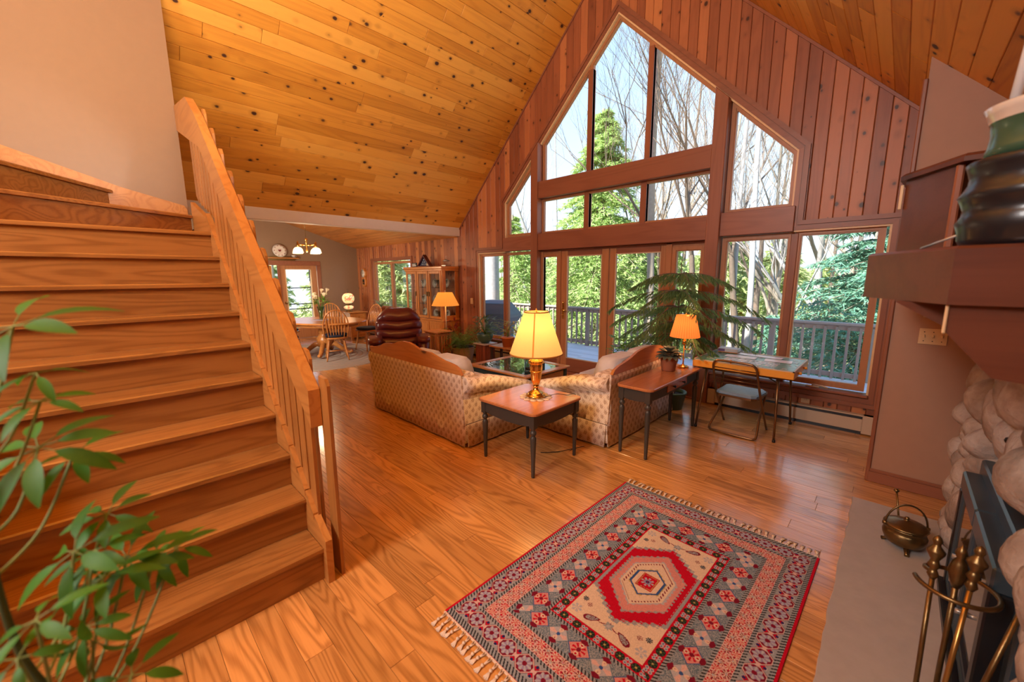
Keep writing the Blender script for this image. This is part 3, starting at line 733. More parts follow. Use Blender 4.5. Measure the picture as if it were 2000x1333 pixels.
place_spruce('blue_spruce', 'blue-green spruce with long level boughs outside the far right window', -.35, 12.2, F, T, L_BLUE, BARK)
F, T = spruce(rng, 3.6, 1.5, 22, 7, .3, 8, .13, .06, 5, .016)
place_spruce('blue_spruce', 'small blue-green spruce outside, left of the large one at the right windows', -2.55, 13.6, F, T, L_BLUE, BARK)
def bare(rng, h, r, fork=3, depth=4, lean=.1):
    m = MB()
    def grow(p, d, L, r, dep):
        n = 4; pts = [p]; q = Vector(p); dd = Vector(d)
        for i in range(n):
            dd = (dd+Vector((rng.uniform(-1, 1), rng.uniform(-1, 1), rng.uniform(-.3, .5)))*.13).normalized(); q = q+dd*(L/n); pts.append(q.copy())
        rr = [r*(1-.45*i/n) for i in range(n+1)]
        m.tube(pts, rr, 6 if dep >= depth-1 else 3, False)
        if dep <= 0: return
        for k in range(fork+(1 if dep < depth else 0)):
            i = rng.choice([2, 3, 4]) if k else 4
            ax = Vector((rng.uniform(-1, 1), rng.uniform(-1, 1), rng.uniform(.1, 1.1))).normalized()
            nd = (dd*.75+ax*.62).normalized()
            grow(pts[i], nd, L*rng.uniform(.52, .78), rr[i]*(.62 if k else .8), dep-1)
    grow(Vector((0, 0, 0)), Vector((rng.uniform(-lean, lean), rng.uniform(-lean, lean), 1)).normalized(), h*.42, r, depth)
    return m
bares = [mesh('bare_tree', bare(random.Random(20+k), 12+k % 3, .13+.02*(k % 2), 3, 5), [BARK, BARKD, BARK, BARKG, BARKD][k]) for k in range(5)]
spots = [(-8.8, 14.5, 'grey leafless tree rising behind the top panes of the gable window', 0), (-5.2, 13.2, 'leafless tree with spreading twigs behind the upper right gable pane', 1),
         (-3.3, 15.5, 'leafless forked tree left of centre in the upper right side window', 2), (-2.0, 13.8, 'leafless tree with pale trunk nearest in the upper right side window', 3),
         (-6.6, 18.0, 'leafless tree farther off behind the middle transom pane', 4), (-.2, 18, 'leafless tree behind the right edge of the side window', 0),
         (-12.5, 15.5, 'leafless tree behind the small left triangle window', 3), (-4.4, 20, 'leafless tree far behind the post right of the doors', 1), (-4.1, 12.4, 'leafless tree with fine branches in the right half of the top gable pane', 4), (-2.2, 15.2, 'leafless tree at the right edge of the upper side window', 0), (-6.7, 14.6, 'leafless tree between the spruce and the gable peak', 2), (-2.9, 12.8, 'leafless tree behind the tall post right of the doors', 4)]
for i, (x, y, lb, k) in enumerate(spots):
    o = obj('bare_tree', bares[k], None, None, (x, y, gz(x, y)-.1)); o.rotation_euler = (0, 0, i*1.9); tag(o, lb, 'tree')
tr = obj('thick_tree', MB().tube(spline([(0, 0, 0), (.05, 0, 3), (.0, .05, 6), (.1, 0, 10)], 5), [.27-.005*i for i in range(16)], 12, False), BARKG, None, (-9.55, 8.9, -3.0))
tag(tr, 'thick grey tree trunk close outside the leftmost window', 'tree')
for i, (x, y, r, lb) in enumerate([(-2.75, 11.4, .085, 'slim pale birch trunk outside the left casement, right of the houseplant'), (-3.35, 12.6, .075, 'grey curved trunk left of the pale birch outside'),
                                   (-5.2, 11.0, .13, 'rough brown trunk behind the railing in the right-hand glazed door'), (-11.5, 14.0, .09, 'pale trunk behind the grill at the left window')]):
    pts = spline([(0, 0, 0), (.06*(-1)**i, 0, 4), (-.10, .05, 9), (.2, 0, 15)], 5)
    o = obj('pale_tree', MB().tube(pts, [r*(1-.03*j) for j in range(len(pts))], 8, False), BARKG if i != 2 else BARK, None, (x, y, gz(x, y)-.1)); tag(o, lb, 'tree')
# the distant wood: repeated saplings, trunks and bushes
rng = random.Random(11)
Fb, Tb = spruce(rng, 5.5, 2.0, 17, 7, .3, 6, .34, .02, 4, .05)
fmesh = mesh('foliage', Fb, L_FOR); tmesh = mesh('trunk', Tb, BARKG)
for i in range(60):
    y = rng.uniform(20, 44); az = rng.uniform(-.45, 1.12); x = -math.tan(az)*y if az < 1.2 else 0
    if x < -52: continue
    t = thing('distant_conifer', 'pale green distant conifer in the wood behind the house', 'tree', (x, y, gz(x, y)-.3), rng.uniform(0, 6), 'distant conifers in the wood')
    s_ = rng.uniform(.7, 1.25); t.scale = (s_, s_, s_*rng.uniform(.8, 1.2))
    obj('foliage', fmesh, None, t); obj('trunk', tmesh, None, t)
tk = [mesh('slender_tree', MB().tube(spline([(0, 0, 0), (rng.uniform(-.3, .3), 0, 4), (rng.uniform(-.4, .4), 0, 10), (rng.uniform(-.6, .6), 0, 20)], 4), [.12-.0092*j for j in range(13)], 6, False), m_) for m_ in (BARKG, BARK, BARKD)]
for i in range(70):
    y = rng.uniform(16, 40); az = rng.uniform(-.3, 1.0); x = -math.tan(az)*y
    o = obj('slender_tree', tk[i % 3], None, None, (x, y, gz(x, y)-.2)); s_ = rng.uniform(.6, 1.2); o.scale = (s_, s_, rng.uniform(.5, .95)); o.rotation_euler = (0, 0, rng.uniform(0, 6))
    tag(o, 'slender bare tree in the distant wood behind the house', 'tree', 'distant trunks in the wood')
# ------------------------------------------------------------------ upholstery fabric
def sofa_fabric():
    t = NT('sofa_tapestry'); co = t.obj(); sx = t.n('SeparateXYZ'); t.l(co, sx.inputs[0])
    nm = t.n('SeparateXYZ'); t.l(t.n('TexCoord').outputs['Normal'], nm.inputs[0])
    topf = t.math('GREATER_THAN', t.math('ABSOLUTE', nm.outputs[2]), .72)
    X, Y, Z = sx.outputs
    u = t.math('ADD', X, t.math('MULTIPLY', Y, t.math('SUBTRACT', 1.0, topf)))
    v = t.math('ADD', t.math('MULTIPLY', Z, t.math('SUBTRACT', 1.0, topf)), t.math('MULTIPLY', Y, topf))
    k = 2*PI/.082
    a = t.math('MULTIPLY', t.math('ADD', u, t.math('MULTIPLY', v, .8)), k); b = t.math('MULTIPLY', t.math('SUBTRACT', u, t.math('MULTIPLY', v, .8)), k)
    sa, sb = t.math('SINE', a), t.math('SINE', b)
    la = t.math('ABSOLUTE', t.math('SINE', t.math('MULTIPLY', a, .5))); lb = t.math('ABSOLUTE', t.math('SINE', t.math('MULTIPLY', b, .5)))
    lat = t.math('LESS_THAN', t.math('MINIMUM', la, lb), .20)
    mot = t.math('MULTIPLY', la, lb)
    leafm = t.math('MULTIPLY', t.math('GREATER_THAN', mot, .62), t.math('GREATER_THAN', t.math('SINE', t.math('MULTIPLY', u, 420.0)), -.55))
    hatch = t.math('MULTIPLY', t.math('GREATER_THAN', t.math('SINE', t.math('MULTIPLY', a, 4.0)), .1), t.math('GREATER_THAN', sb, .25))
    f = t.math('ADD', t.math('MULTIPLY', lat, -.25), t.math('MAXIMUM', t.math('MULTIPLY', leafm, .9), t.math('MULTIPLY', hatch, .5)))
    f = t.math('ADD', f, t.math('MULTIPLY', t.math('SUBTRACT', t.noise(co, 70.0), .5), .5))
    col = t.ramp(f, [(0, (.78, .68, .57)), (.35, (.68, .56, .45)), (.9, (.43, .30, .21)), (1, (.40, .27, .19))])
    t.l(col, t.b.inputs['Base Color']); t.b.inputs['Roughness'].default_value = .9; t.b.inputs['Specular IOR Level'].default_value = .2
    t.bump(t.noise(co, 260.0), .3, .002)
    return t.m
FAB = sofa_fabric()
PILLOW = plain('pale_seat_fabric', (.62, .62, .66), .9, bumpn=50, bs=.4, var=.1)
def sofa(label, L, loc, rz, crest, seats, cw):
    """local: back face along +x at y=0, faces +y"""
    t = thing('sofa', label, 'sofa', loc, rz); D = .90
    m = MB()    # reclining back shell
    m.rings([[(-.0, -.02, .05), (L, -.02, .05), (L, .22, .05), (0, .22, .05)], [(0, -.01, .22), (L, -.01, .22), (L, .24, .22), (0, .24, .22)],
             [(-.03, -.055, .70), (L+.0, -.055, .70), (L, .12, .72), (-.03, .12, .72)], [(-.02, -.045, .735), (L-.01, -.045, .735), (L-.02, .10, .74), (-.01, .10, .74)]], smooth=False)
    obj('back_panel', m, FAB, t)
    lo = .728
    poly = [(x, lo) for x in (0.03, L-.03)]+[(x*L, z) for x, z in reversed(crest)]
    obj('crest_rail', MB().prism(poly, (0, -.048, 0), (1, 0, 0), (0, 0, 1), (0, 1, 0), .035, .006), cw, t)
    obj('base', MB().bbox((.02, .02, .10), (L-.02, D-.06, .34), .02), FAB, t)
    # skirt with flared box pleats at the corners
    sk = MB()
    def skirt(a, b, nx, ny):
        a, b = Vector(a), Vector(b); n = Vector((nx, ny, 0)); k = 10; top = []; bot = []; ib = []; it = []
        for i in range(k+1):
            p = a.lerp(b, i/k); wv = .006*math.sin(i*2.1)
            top.append(p+Vector((0, 0, .235))+n*.008); bot.append(p+n*(.028+wv)+Vector((0, 0, .018))); ib.append(p+n*(.018+wv)+Vector((0, 0, .018))); it.append(p+Vector((0, 0, .235)))
        sk.rings([top, bot, ib, it], cap=False, closed=False)
    skirt((0, D, 0), (0, 0, 0), -1, 0); skirt((L, 0, 0), (L, D, 0), 1, 0); skirt((0, 0, 0), (L, 0, 0), 0, -1); skirt((L, D, 0), (0, D, 0), 0, 1)
    obj('skirt', sk, FAB, t)
    wl = MB().tube([(0, 0-.01, .235), (-.008, D, .235)], .005, 5).tube([(L, -.01, .235), (L+.008, D, .235)], .005, 5); obj('welt', wl, plain('welt_cord', (.12, .07, .05), .8), t)
    for s_, x in ((-1, 0), (1, L)):
        ar = MB()
        fl = lambda yy: (.70-.035-.17*max(0, (yy-.25)/.6)**1.1)
        loops = []
        for i in range(9):
            yy = -.035+i*(D+.03)/8; zt = fl(yy) if yy > 0 else .69
            prof = [(0, .23), (.015, .40), (0-.01, zt-.13), (-.075, zt-.075), (-.085, zt-.02), (-.05, zt+.022), (.02, zt+.03), (.10, zt+.015), (.15, zt-.04), (.16, .34), (.16, .23)]
            loops.append([(x-s_*px if s_ > 0 else x+px, yy, pz) for px, pz in prof])
        ar.rings(loops, True, True)
        obj('arm', ar, FAB, t)
    n = seats; w_ = (L-.36)/n
    for i in range(n):
        a = .18+i*w_
        obj('seat_cushion', MB().bbox((a+.005, .20, .335), (a+w_-.005, D-.02, .47), .035), PILLOW, t)
        m = MB(); cx_ = a+w_/2; zt = .90
        m.rings([[(cx_+sx*(w_/2-.01)*q, .13+dy+.10*sy, z) for sx, sy in ((-1, -1), (1, -1), (1, 1), (-1, 1))] for z, q, dy in ((.46, .92, .10), (.52, 1, .09), (.72, 1, .03), (.80, .93, .01), (.835, .7, .0))], smooth=True)
        obj('back_cushion', m, PILLOW, t)
    return t
crestA = [(0, .80), (.03, .80), (.09, .815), (.15, .84), (.2, .875), (.25, .885), (.3, .89), (.34, .905), (.38, .93), (.43, .945), (.5, .945), (.56, .925), (.62, .89), (.66, .885), (.72, .885), (.78, .86), (.84, .835), (.9, .825), (.95, .81), (.98, .78), (1.0, .73)]
sofa('long sofa in cream leaf-lattice tapestry with scalloped wooden crest, back to the stairs', 1.80, (-4.66, 2.315, 0), 0, crestA, 3, W_PINE)
crestB = [(0, .73), (.03, .775), (.08, .80), (.16, .82), (.24, .845), (.32, .885), (.42, .905), (.5, .91), (.58, .905), (.68, .885), (.76, .845), (.84, .82), (.92, .80), (.97, .775), (1, .73)]
sofa('short loveseat in cream leaf-lattice tapestry behind the dark-legged console table', 1.50, (-1.885, 3.235, 0), PI/2, crestB, 2, W_PINE)
# ------------------------------------------------------------------ turned-leg tables
def turned(h, top=.115, sq=.026):
    m = MB().bbox((-sq, -sq, h-top), (sq, sq, h), .003)
    p = [(.0, 0), (.0125, 0), (.015, .01), (.0185, h*.30), (.025, h-top-.11), (.026, h-top-.085), (.019, h-top-.07), (.014, h-top-.062), (.0245, h-top-.052), (.027, h-top-.04), (.0245, h-top-.026), (.014, h-top-.018), (.020, h-top-.008), (.022, h-top), (0, h-top)]
    return m.lathe(p, 16)
def apron(a, b, z0, z1, th=.018, bow=.03, seg=8):
    a, b = Vector(a), Vector(b); d = (b-a).normalized(); n = Vector((-d.y, d.x, 0)); L = (b-a).length
    poly = [(0, z1), (0, z0)]+[(L*i/seg, z0-bow*math.sin(PI*i/seg)**.6) for i in range(1, seg)]+[(L, z0), (L, z1)]
    return MB().prism(poly, a, d, (0, 0, 1), n, th)
def ttable(name, label, x0, x1, y0, y1, h, cr=.05, drawer=None, bow=.03, inset=.05):
    t = thing(name, label, 'table', ((x0+x1)/2, (y0+y1)/2, 0)); hx, hy = (x1-x0)/2, (y1-y0)/2
    poly = []
    for (sx, sy, a0) in ((1, 1, 0), (-1, 1, 90), (-1, -1, 180), (1, -1, 270)):
        for k in range(5):
            a = math.radians(a0+k*22.5); poly.append((sx*(hx-cr)+cr*math.cos(a), sy*(hy-cr)+cr*math.sin(a)))
    # gently bowed sides
    obj('table_top', MB().prism(poly, (0, 0, h-.022), (1, 0, 0), (0, 1, 0), (0, 0, 1), .022, .006), W_CHERRY, t)
    ix, iy = hx-inset, hy-inset
    for sx in (-1, 1):
        for sy in (-1, 1): obj('leg', turned(h-.022), GREYP, t, (sx*ix, sy*iy, 0))
    zt, zb = h-.022, h-.115
    for a, b in (((-ix, -iy-.018, 0), (ix, -iy-.018, 0)), ((ix+.018, -iy, 0), (ix+.018, iy, 0)), ((ix, iy+.018, 0), (-ix, iy+.018, 0)), ((-ix-.018, iy, 0), (-ix-.018, -iy, 0))):
        obj('apron', apron(a, b, zb, zt, bow=bow), GREYP, t)
    return t, ix, iy
ttable('end_table', 'square cherry-topped end table on charcoal turned legs, carrying the gold lamp', -2.645, -1.965, 2.27, 2.95, .565)
t, ix, iy = ttable('console_table', 'narrow cherry-topped console table on charcoal turned legs behind the loveseat', -1.80, -1.445, 3.22, 4.45, .665, .06, bow=.02)
dw = obj('drawer', MB().bbox((ix+.016, -.22, .665-.108), (ix+.028, .24, .665-.03), .003), W_CHERRY, t)
for y in (-.10, .13): obj('knob', MB().lathe([(0, 0), (.006, 0), (.006, .012), (.014, .018), (.012, .026), (0, .03)], 12).xf(Matrix.Translation((ix+.028, y, .665-.07)) @ Matrix.Rotation(PI/2, 4, 'Y')), BLACKM, dw)
# coffee table with a glass top
t = thing('coffee_table', 'square dark-green coffee table with wood-rimmed glass top between the sofas', 'table', (-3.62, 3.86, 0))
cx_, cy_ = .54, .44
for a, b in (((-cx_, -cy_), (cx_, -cy_+.09)), ((-cx_, cy_-.09), (cx_, cy_)), ((-cx_, -cy_+.09), (-cx_+.09, cy_-.09)), ((cx_-.09, -cy_+.09), (cx_, cy_-.09))):
    obj('top_frame', MB().bbox((a[0], a[1], .43), (b[0], b[1], .455), .005), W_OAKX, t)
obj('glass_top', MB().box((-cx_+.09, -cy_+.09, .442), (cx_-.09, cy_-.09, .450)), plain('dark_glass', (.03, .05, .05), .03, spec=1, var=-.12), t)
for s_ in (-1, 1):
    obj('side_panel', MB().bbox((s_*(cx_-.05)-.01, -cy_+.05, .27), (s_*(cx_-.05)+.01, cy_-.05, .43)), GREENP, t)
    obj('side_panel', MB().bbox((-cx_+.05, s_*(cy_-.05)-.01, .27), (cx_-.05, s_*(cy_-.05)+.01, .43)), GREENP, t)
    for s2_ in (-1, 1): obj('leg', MB().bbox((s_*(cx_-.06)-.03, s2_*(cy_-.06)-.03, 0), (s_*(cx_-.06)+.03, s2_*(cy_-.06)+.03, .43), .006), GREENP, t)
obj('lower_shelf', MB().bbox((-cx_+.0, -cy_+.0, .12), (cx_, cy_, .15), .01), GREENP, t)
dw = obj('drawer', MB().bbox((cx_-.042, -.33, .295), (cx_-.030, .33, .41), .004), W_OAKX, t)
obj('knob', MB().lathe([(0, 0), (.007, 0), (.007, .012), (.017, .02), (.014, .03), (0, .034)], 12).xf(Matrix.Translation((cx_-.03, 0, .352)) @ Matrix.Rotation(PI/2, 4, 'Y')), BLACKM, dw)
v = thing('glass_vase', 'tall clear glass cylinder vase on the coffee table', 'vase', (-3.30, 3.72, .4555))
obj('cylinder', MB().lathe([(.0, .0), (.062, .0), (.064, .27), (.060, .27), (.058, .012), (0, .012)], 24, cap=False), pane_mat('vase_glass', (.80, .84, .84), 2.0), v)
obj('dark_pebbles', MB().lathe([(0, .013), (.055, .013), (.055, .035), (.03, .042), (0, .04)], 16), plain('red_brown_pebbles', (.05, .012, .008), .4), v)
# ------------------------------------------------------------------ lamps
def bulb(name, loc, e, col=(1, .62, .26), s=.03): return light('POINT', name, loc, e, col, s)
t = thing('table_lamp', 'brass fluted urn table lamp with large glowing cream cone shade', 'lamp', (-2.275, 2.655, .571))
obj('foot', MB().lathe([(0, 0), (.088, 0), (.092, .008), (.088, .018), (.075, .022), (.075, .032), (.06, .042), (.036, .055), (.024, .075), (.022, .09), (.03, .098), (0, .098)], 28), BRASS, t)
obj('urn', MB().lathe([(0, .098), (.024, .10), (.028, .115), (.036, .135), (.044, .165), (.055, .275), (.057, .29), (.052, .30), (.068, .312), (.070, .326), (.05, .348), (.030, .362), (.027, .376), (.034, .384), (.014, .395), (0, .395)], 48, flute=12, fa=.05), BRASS, t)
obj('bead_band', MB().lathe([(.052, .225), (.058, .228), (.058, .236), (.053, .239)], 32, cap=False), BRASS, t)
SH1 = glow('cream_lampshade', (1.0, .55, .16), .36, (.42, .27, .11), trans=.3)
obj('shade', MB().lathe([(.235, .395), (.236, .397), (.108, .768), (.106, .768)], 40, cap=False, smooth=True), SH1, t)
[obj('shade_trim', MB().lathe([(.236, .391), (.239, .391), (.239, .403), (.235, .403)], 40, cap=False), plain('gold_braid', (.50, .24, .05), .6), t), obj('shade_trim', MB().lathe([(.107, .761), (.111, .761), (.111, .771), (.106, .771)], 40, cap=False), MATS['gold_braid'], t)]
sm = MB()
aa = math.atan2(-2.655, 2.275)-.12
for z0, z1, r0, r1 in ((.397, .768, .2375, .1095),):
    for da in (0,): sm.add([(r0*math.cos(aa-.03), r0*math.sin(aa-.03), z0), (r0*math.cos(aa+.03), r0*math.sin(aa+.03), z0), (r1*math.cos(aa+.05), r1*math.sin(aa+.05), z1), (r1*math.cos(aa-.05), r1*math.sin(aa-.05), z1)], [(0, 1, 2, 3)])
obj('seam', sm, glow('seam_cloth', (.8, .30, .04), .25, (.6, .3, .1)), t)
obj('harp', MB().tube([(0, 0, .39), (0, 0, .775)], .004, 6).tube([(-.107, 0, .765), (.107, 0, .765)], .0025, 5).lathe([(0, .77), (.01, .775), (.006, .795), (0, .80)], 10), BRASS, t)
b = bulb('table_lamp_bulb', (-2.275, 2.655, 1.17), 14); 
t = thing('doily', 'scalloped cream crochet doily under the gold lamp', 'doily', (-2.275, 2.655, .5655))
m = MB().lathe([(0, 0), (.10, 0), (.10, .003), (0, .003)], 28)
for k in range(12):
    a = k*PI/6; m.lathe([(0, 0), (.031, 0), (.031, .0035), (0, .0035)], 12, (.118*math.cos(a), .118*math.sin(a), 0))
obj('crochet', m, FRINGE, t)
# cord from the lamp down behind the table
cd = obj('lamp_cord', MB().tube(spline([(-2.20, 2.70, .57), (-2.12, 2.76, .60), (-2.08, 2.86, .575), (-2.05, 2.965, .55), (-2.04, 2.98, .3), (-2.08, 2.97, .02), (-2.2, 2.8, .006), (-2.27, 2.72, .006), (-2.16, 2.85, .006), (-2.05, 3.12, .008)], 7), .0028, 5), BLACKM)
tag(cd, 'thin dark lamp cord hanging behind the square end table', 'cord')
# console lamp
t = thing('table_lamp', 'brass swing-arm table lamp with orange pleated shade on the console table', 'lamp', (-1.60, 4.30, .6655))
m = MB().lathe([(0, 0), (.055, 0), (.058, .006), (.05, .016), (.02, .026), (.008, .04), (.007, .09), (.014, .10), (.007, .11), (.006, .33), (0, .33)], 24)
obj('base', m, BRASS, t)
obj('swing_arm', MB().tube(spline([(0, 0, .20), (.05, .02, .2), (.07, .03, .205)], 4), .005, 6).tube(spline([(0, 0, .14), (-.04, -.02, .135), (-.06, -.03, .15)], 4), .005, 6).lathe([(0, .25), (.018, .25), (.02, .29), (.012, .30), (.01, .345), (0, .345)], 14), BRASS, t)
obj('shade', MB().lathe([(.148, .335), (.149, .337), (.096, .565), (.094, .565)], 72, cap=False, flute=36, fa=.010), glow('orange_pleated_shade', (1.0, .19, .03), .62, (.38, .12, .04), pleat=36, trans=.3), t)
obj('finial', MB().tube([(0, 0, .33), (0, 0, .57)], .003, 6).tube([(-.094, 0, .56), (.094, 0, .56)], .002, 5).lathe([(0, .565), (.01, .57), (.005, .59), (0, .595)], 10), BRASS, t)
bulb('console_lamp_bulb', (-1.60, 4.30, 1.12), 6, (1, .5, .2))
# floor lamp behind the slatted stand
t = thing('floor_lamp', 'brass floor lamp with wide orange pleated shade beside the china cabinet', 'lamp', (-6.42, 4.74, 0))
obj('base', MB().lathe([(0, 0), (.13, 0), (.13, .012), (.03, .03), (.012, .05), (0, .05)], 24), BRASS, t)
obj('pole', MB().tube([(0, 0, .04), (0, 0, 1.38)], .012, 10), plain('pale_brass_pole', (.75, .6, .4), .3, metal=.5), t)
obj('shade', MB().lathe([(.265, 1.08), (.266, 1.083), (.14, 1.335), (.138, 1.335)], 80, cap=False, flute=40, fa=.01), glow('amber_pleated_shade', (1.0, .30, .04), .62, (.38, .18, .05), pleat=40, trans=.3), t)
obj('finial', MB().tube([(-.138, 0, 1.33), (.138, 0, 1.33)], .002, 5).lathe([(0, 1.33), (.01, 1.335), (.005, 1.37), (0, 1.39)], 10), BRASS, t)
bulb('floor_lamp_bulb', (-6.42, 4.74, 1.22), 9, (1, .5, .16))
# slatted stand
t = thing('plant_stand', 'square light-oak slatted stand beside the burgundy recliner', 'stand', (-6.27, 4.43, 0), -.06)
obj('top', MB().bbox((-.22, -.19, .60), (.22, .19, .622), .006), W_OAKX, t)
for sx in (-1, 1):
    for sy in (-1, 1): obj('leg', MB().bbox((sx*.18-.02, sy*.15-.02, 0), (sx*.18+.02, sy*.15+.02, .60), .003), W_OAKZ, t)
for s_ in (-1, 1):
    for z in (.08, .54):
        obj('rail', MB().bbox((-.16, s_*.15-.01, z), (.16, s_*.15+.01, z+.045)), W_OAKX, t); obj('rail', MB().bbox((s_*.18-.01, -.13, z), (s_*.18+.01, .13, z+.045)), W_OAKX, t)
    for k in range(5): obj('slat', MB().bbox((-.125+k*.055, s_*.15-.006, .125), (-.095+k*.055, s_*.15+.006, .54)), W_OAKZ, t)
    for k in range(4): obj('slat', MB().bbox((s_*.18-.006, -.105+k*.055, .125), (s_*.18+.006, -.075+k*.055, .54)), W_OAKZ, t)
# ------------------------------------------------------------------ recliner
t = thing('recliner', 'burgundy leather recliner with channelled back beyond the long sofa', 'armchair', (-6.25, 3.60, 0), math.radians(60))
# local: faces -y
def puff(x0, x1, y0, y1, z0, z1, b=.05, n=5, lean=0.0):
    loops = []
    for i in range(n+1):
        q = -1+2*i/n; s_ = (1-abs(q)**2.6*.35); z = (z0+z1)/2+q*(z1-z0)/2; ys = lean*(z-.4)
        hx, hy = (x1-x0)/2*(1-.05*abs(q)**2), (y1-y0)/2*s_
        loops.append([((x0+x1)/2+hx*sg(math.cos(a))*abs(math.cos(a))**.45, (y0+y1)/2+ys+hy*sg(math.sin(a))*abs(math.sin(a))**.55, z) for a in [2*PI*k/20 for k in range(20)]])
    return MB().rings(loops)
sg = lambda v: -1 if v < 0 else 1
obj('seat', puff(-.29, .29, -.36, .30, .22, .46), LEATH, t)
def bandr(z0, z1, top=False):
    L = []
    for i in range(11):
        q = -1+2*i/10; z = (z0+z1)/2+q*(z1-z0)/2; hw = .41*(1-max(0, (z-.72)/.40)**2.6*.62)*(1-.04*abs(q)**3); dp = .135*(1-.42*abs(q)**3.2); yc = .22+.16*(z-.45)
        if top and q > 0: dp *= (1-.35*q*q)
        L.append([(hw*sg(math.cos(a_))*abs(math.cos(a_))**.6, yc+dp*sg(math.sin(a_))*abs(math.sin(a_))**.75*(1+.05*math.sin(9*a_+z*30)), z+.018*math.sin(abs(math.cos(a_))*3)) for a_ in [2*PI*k/32 for k in range(32)]])
    return MB().rings(L)
for z0, z1 in ((.38, .56), (.54, .71), (.69, .86), (.83, 1.07)): obj('back_channel', bandr(z0, z1, z1 > 1), LEATH, t)
for s_ in (-1, 1):
    obj('arm', puff(s_*.40-.10, s_*.40+.10, -.42, .26, .16, .60), LEATH, t)
    obj('arm_pad', puff(s_*.40-.115, s_*.40+.115, -.45, .16, .53, .64), LEATH, t)
obj('footrest', puff(-.28, .28, -.44, -.34, .14, .44), LEATH, t)
obj('base', MB().bbox((-.36, -.34, 0), (.36, .36, .22), .02), BLACKM, t)
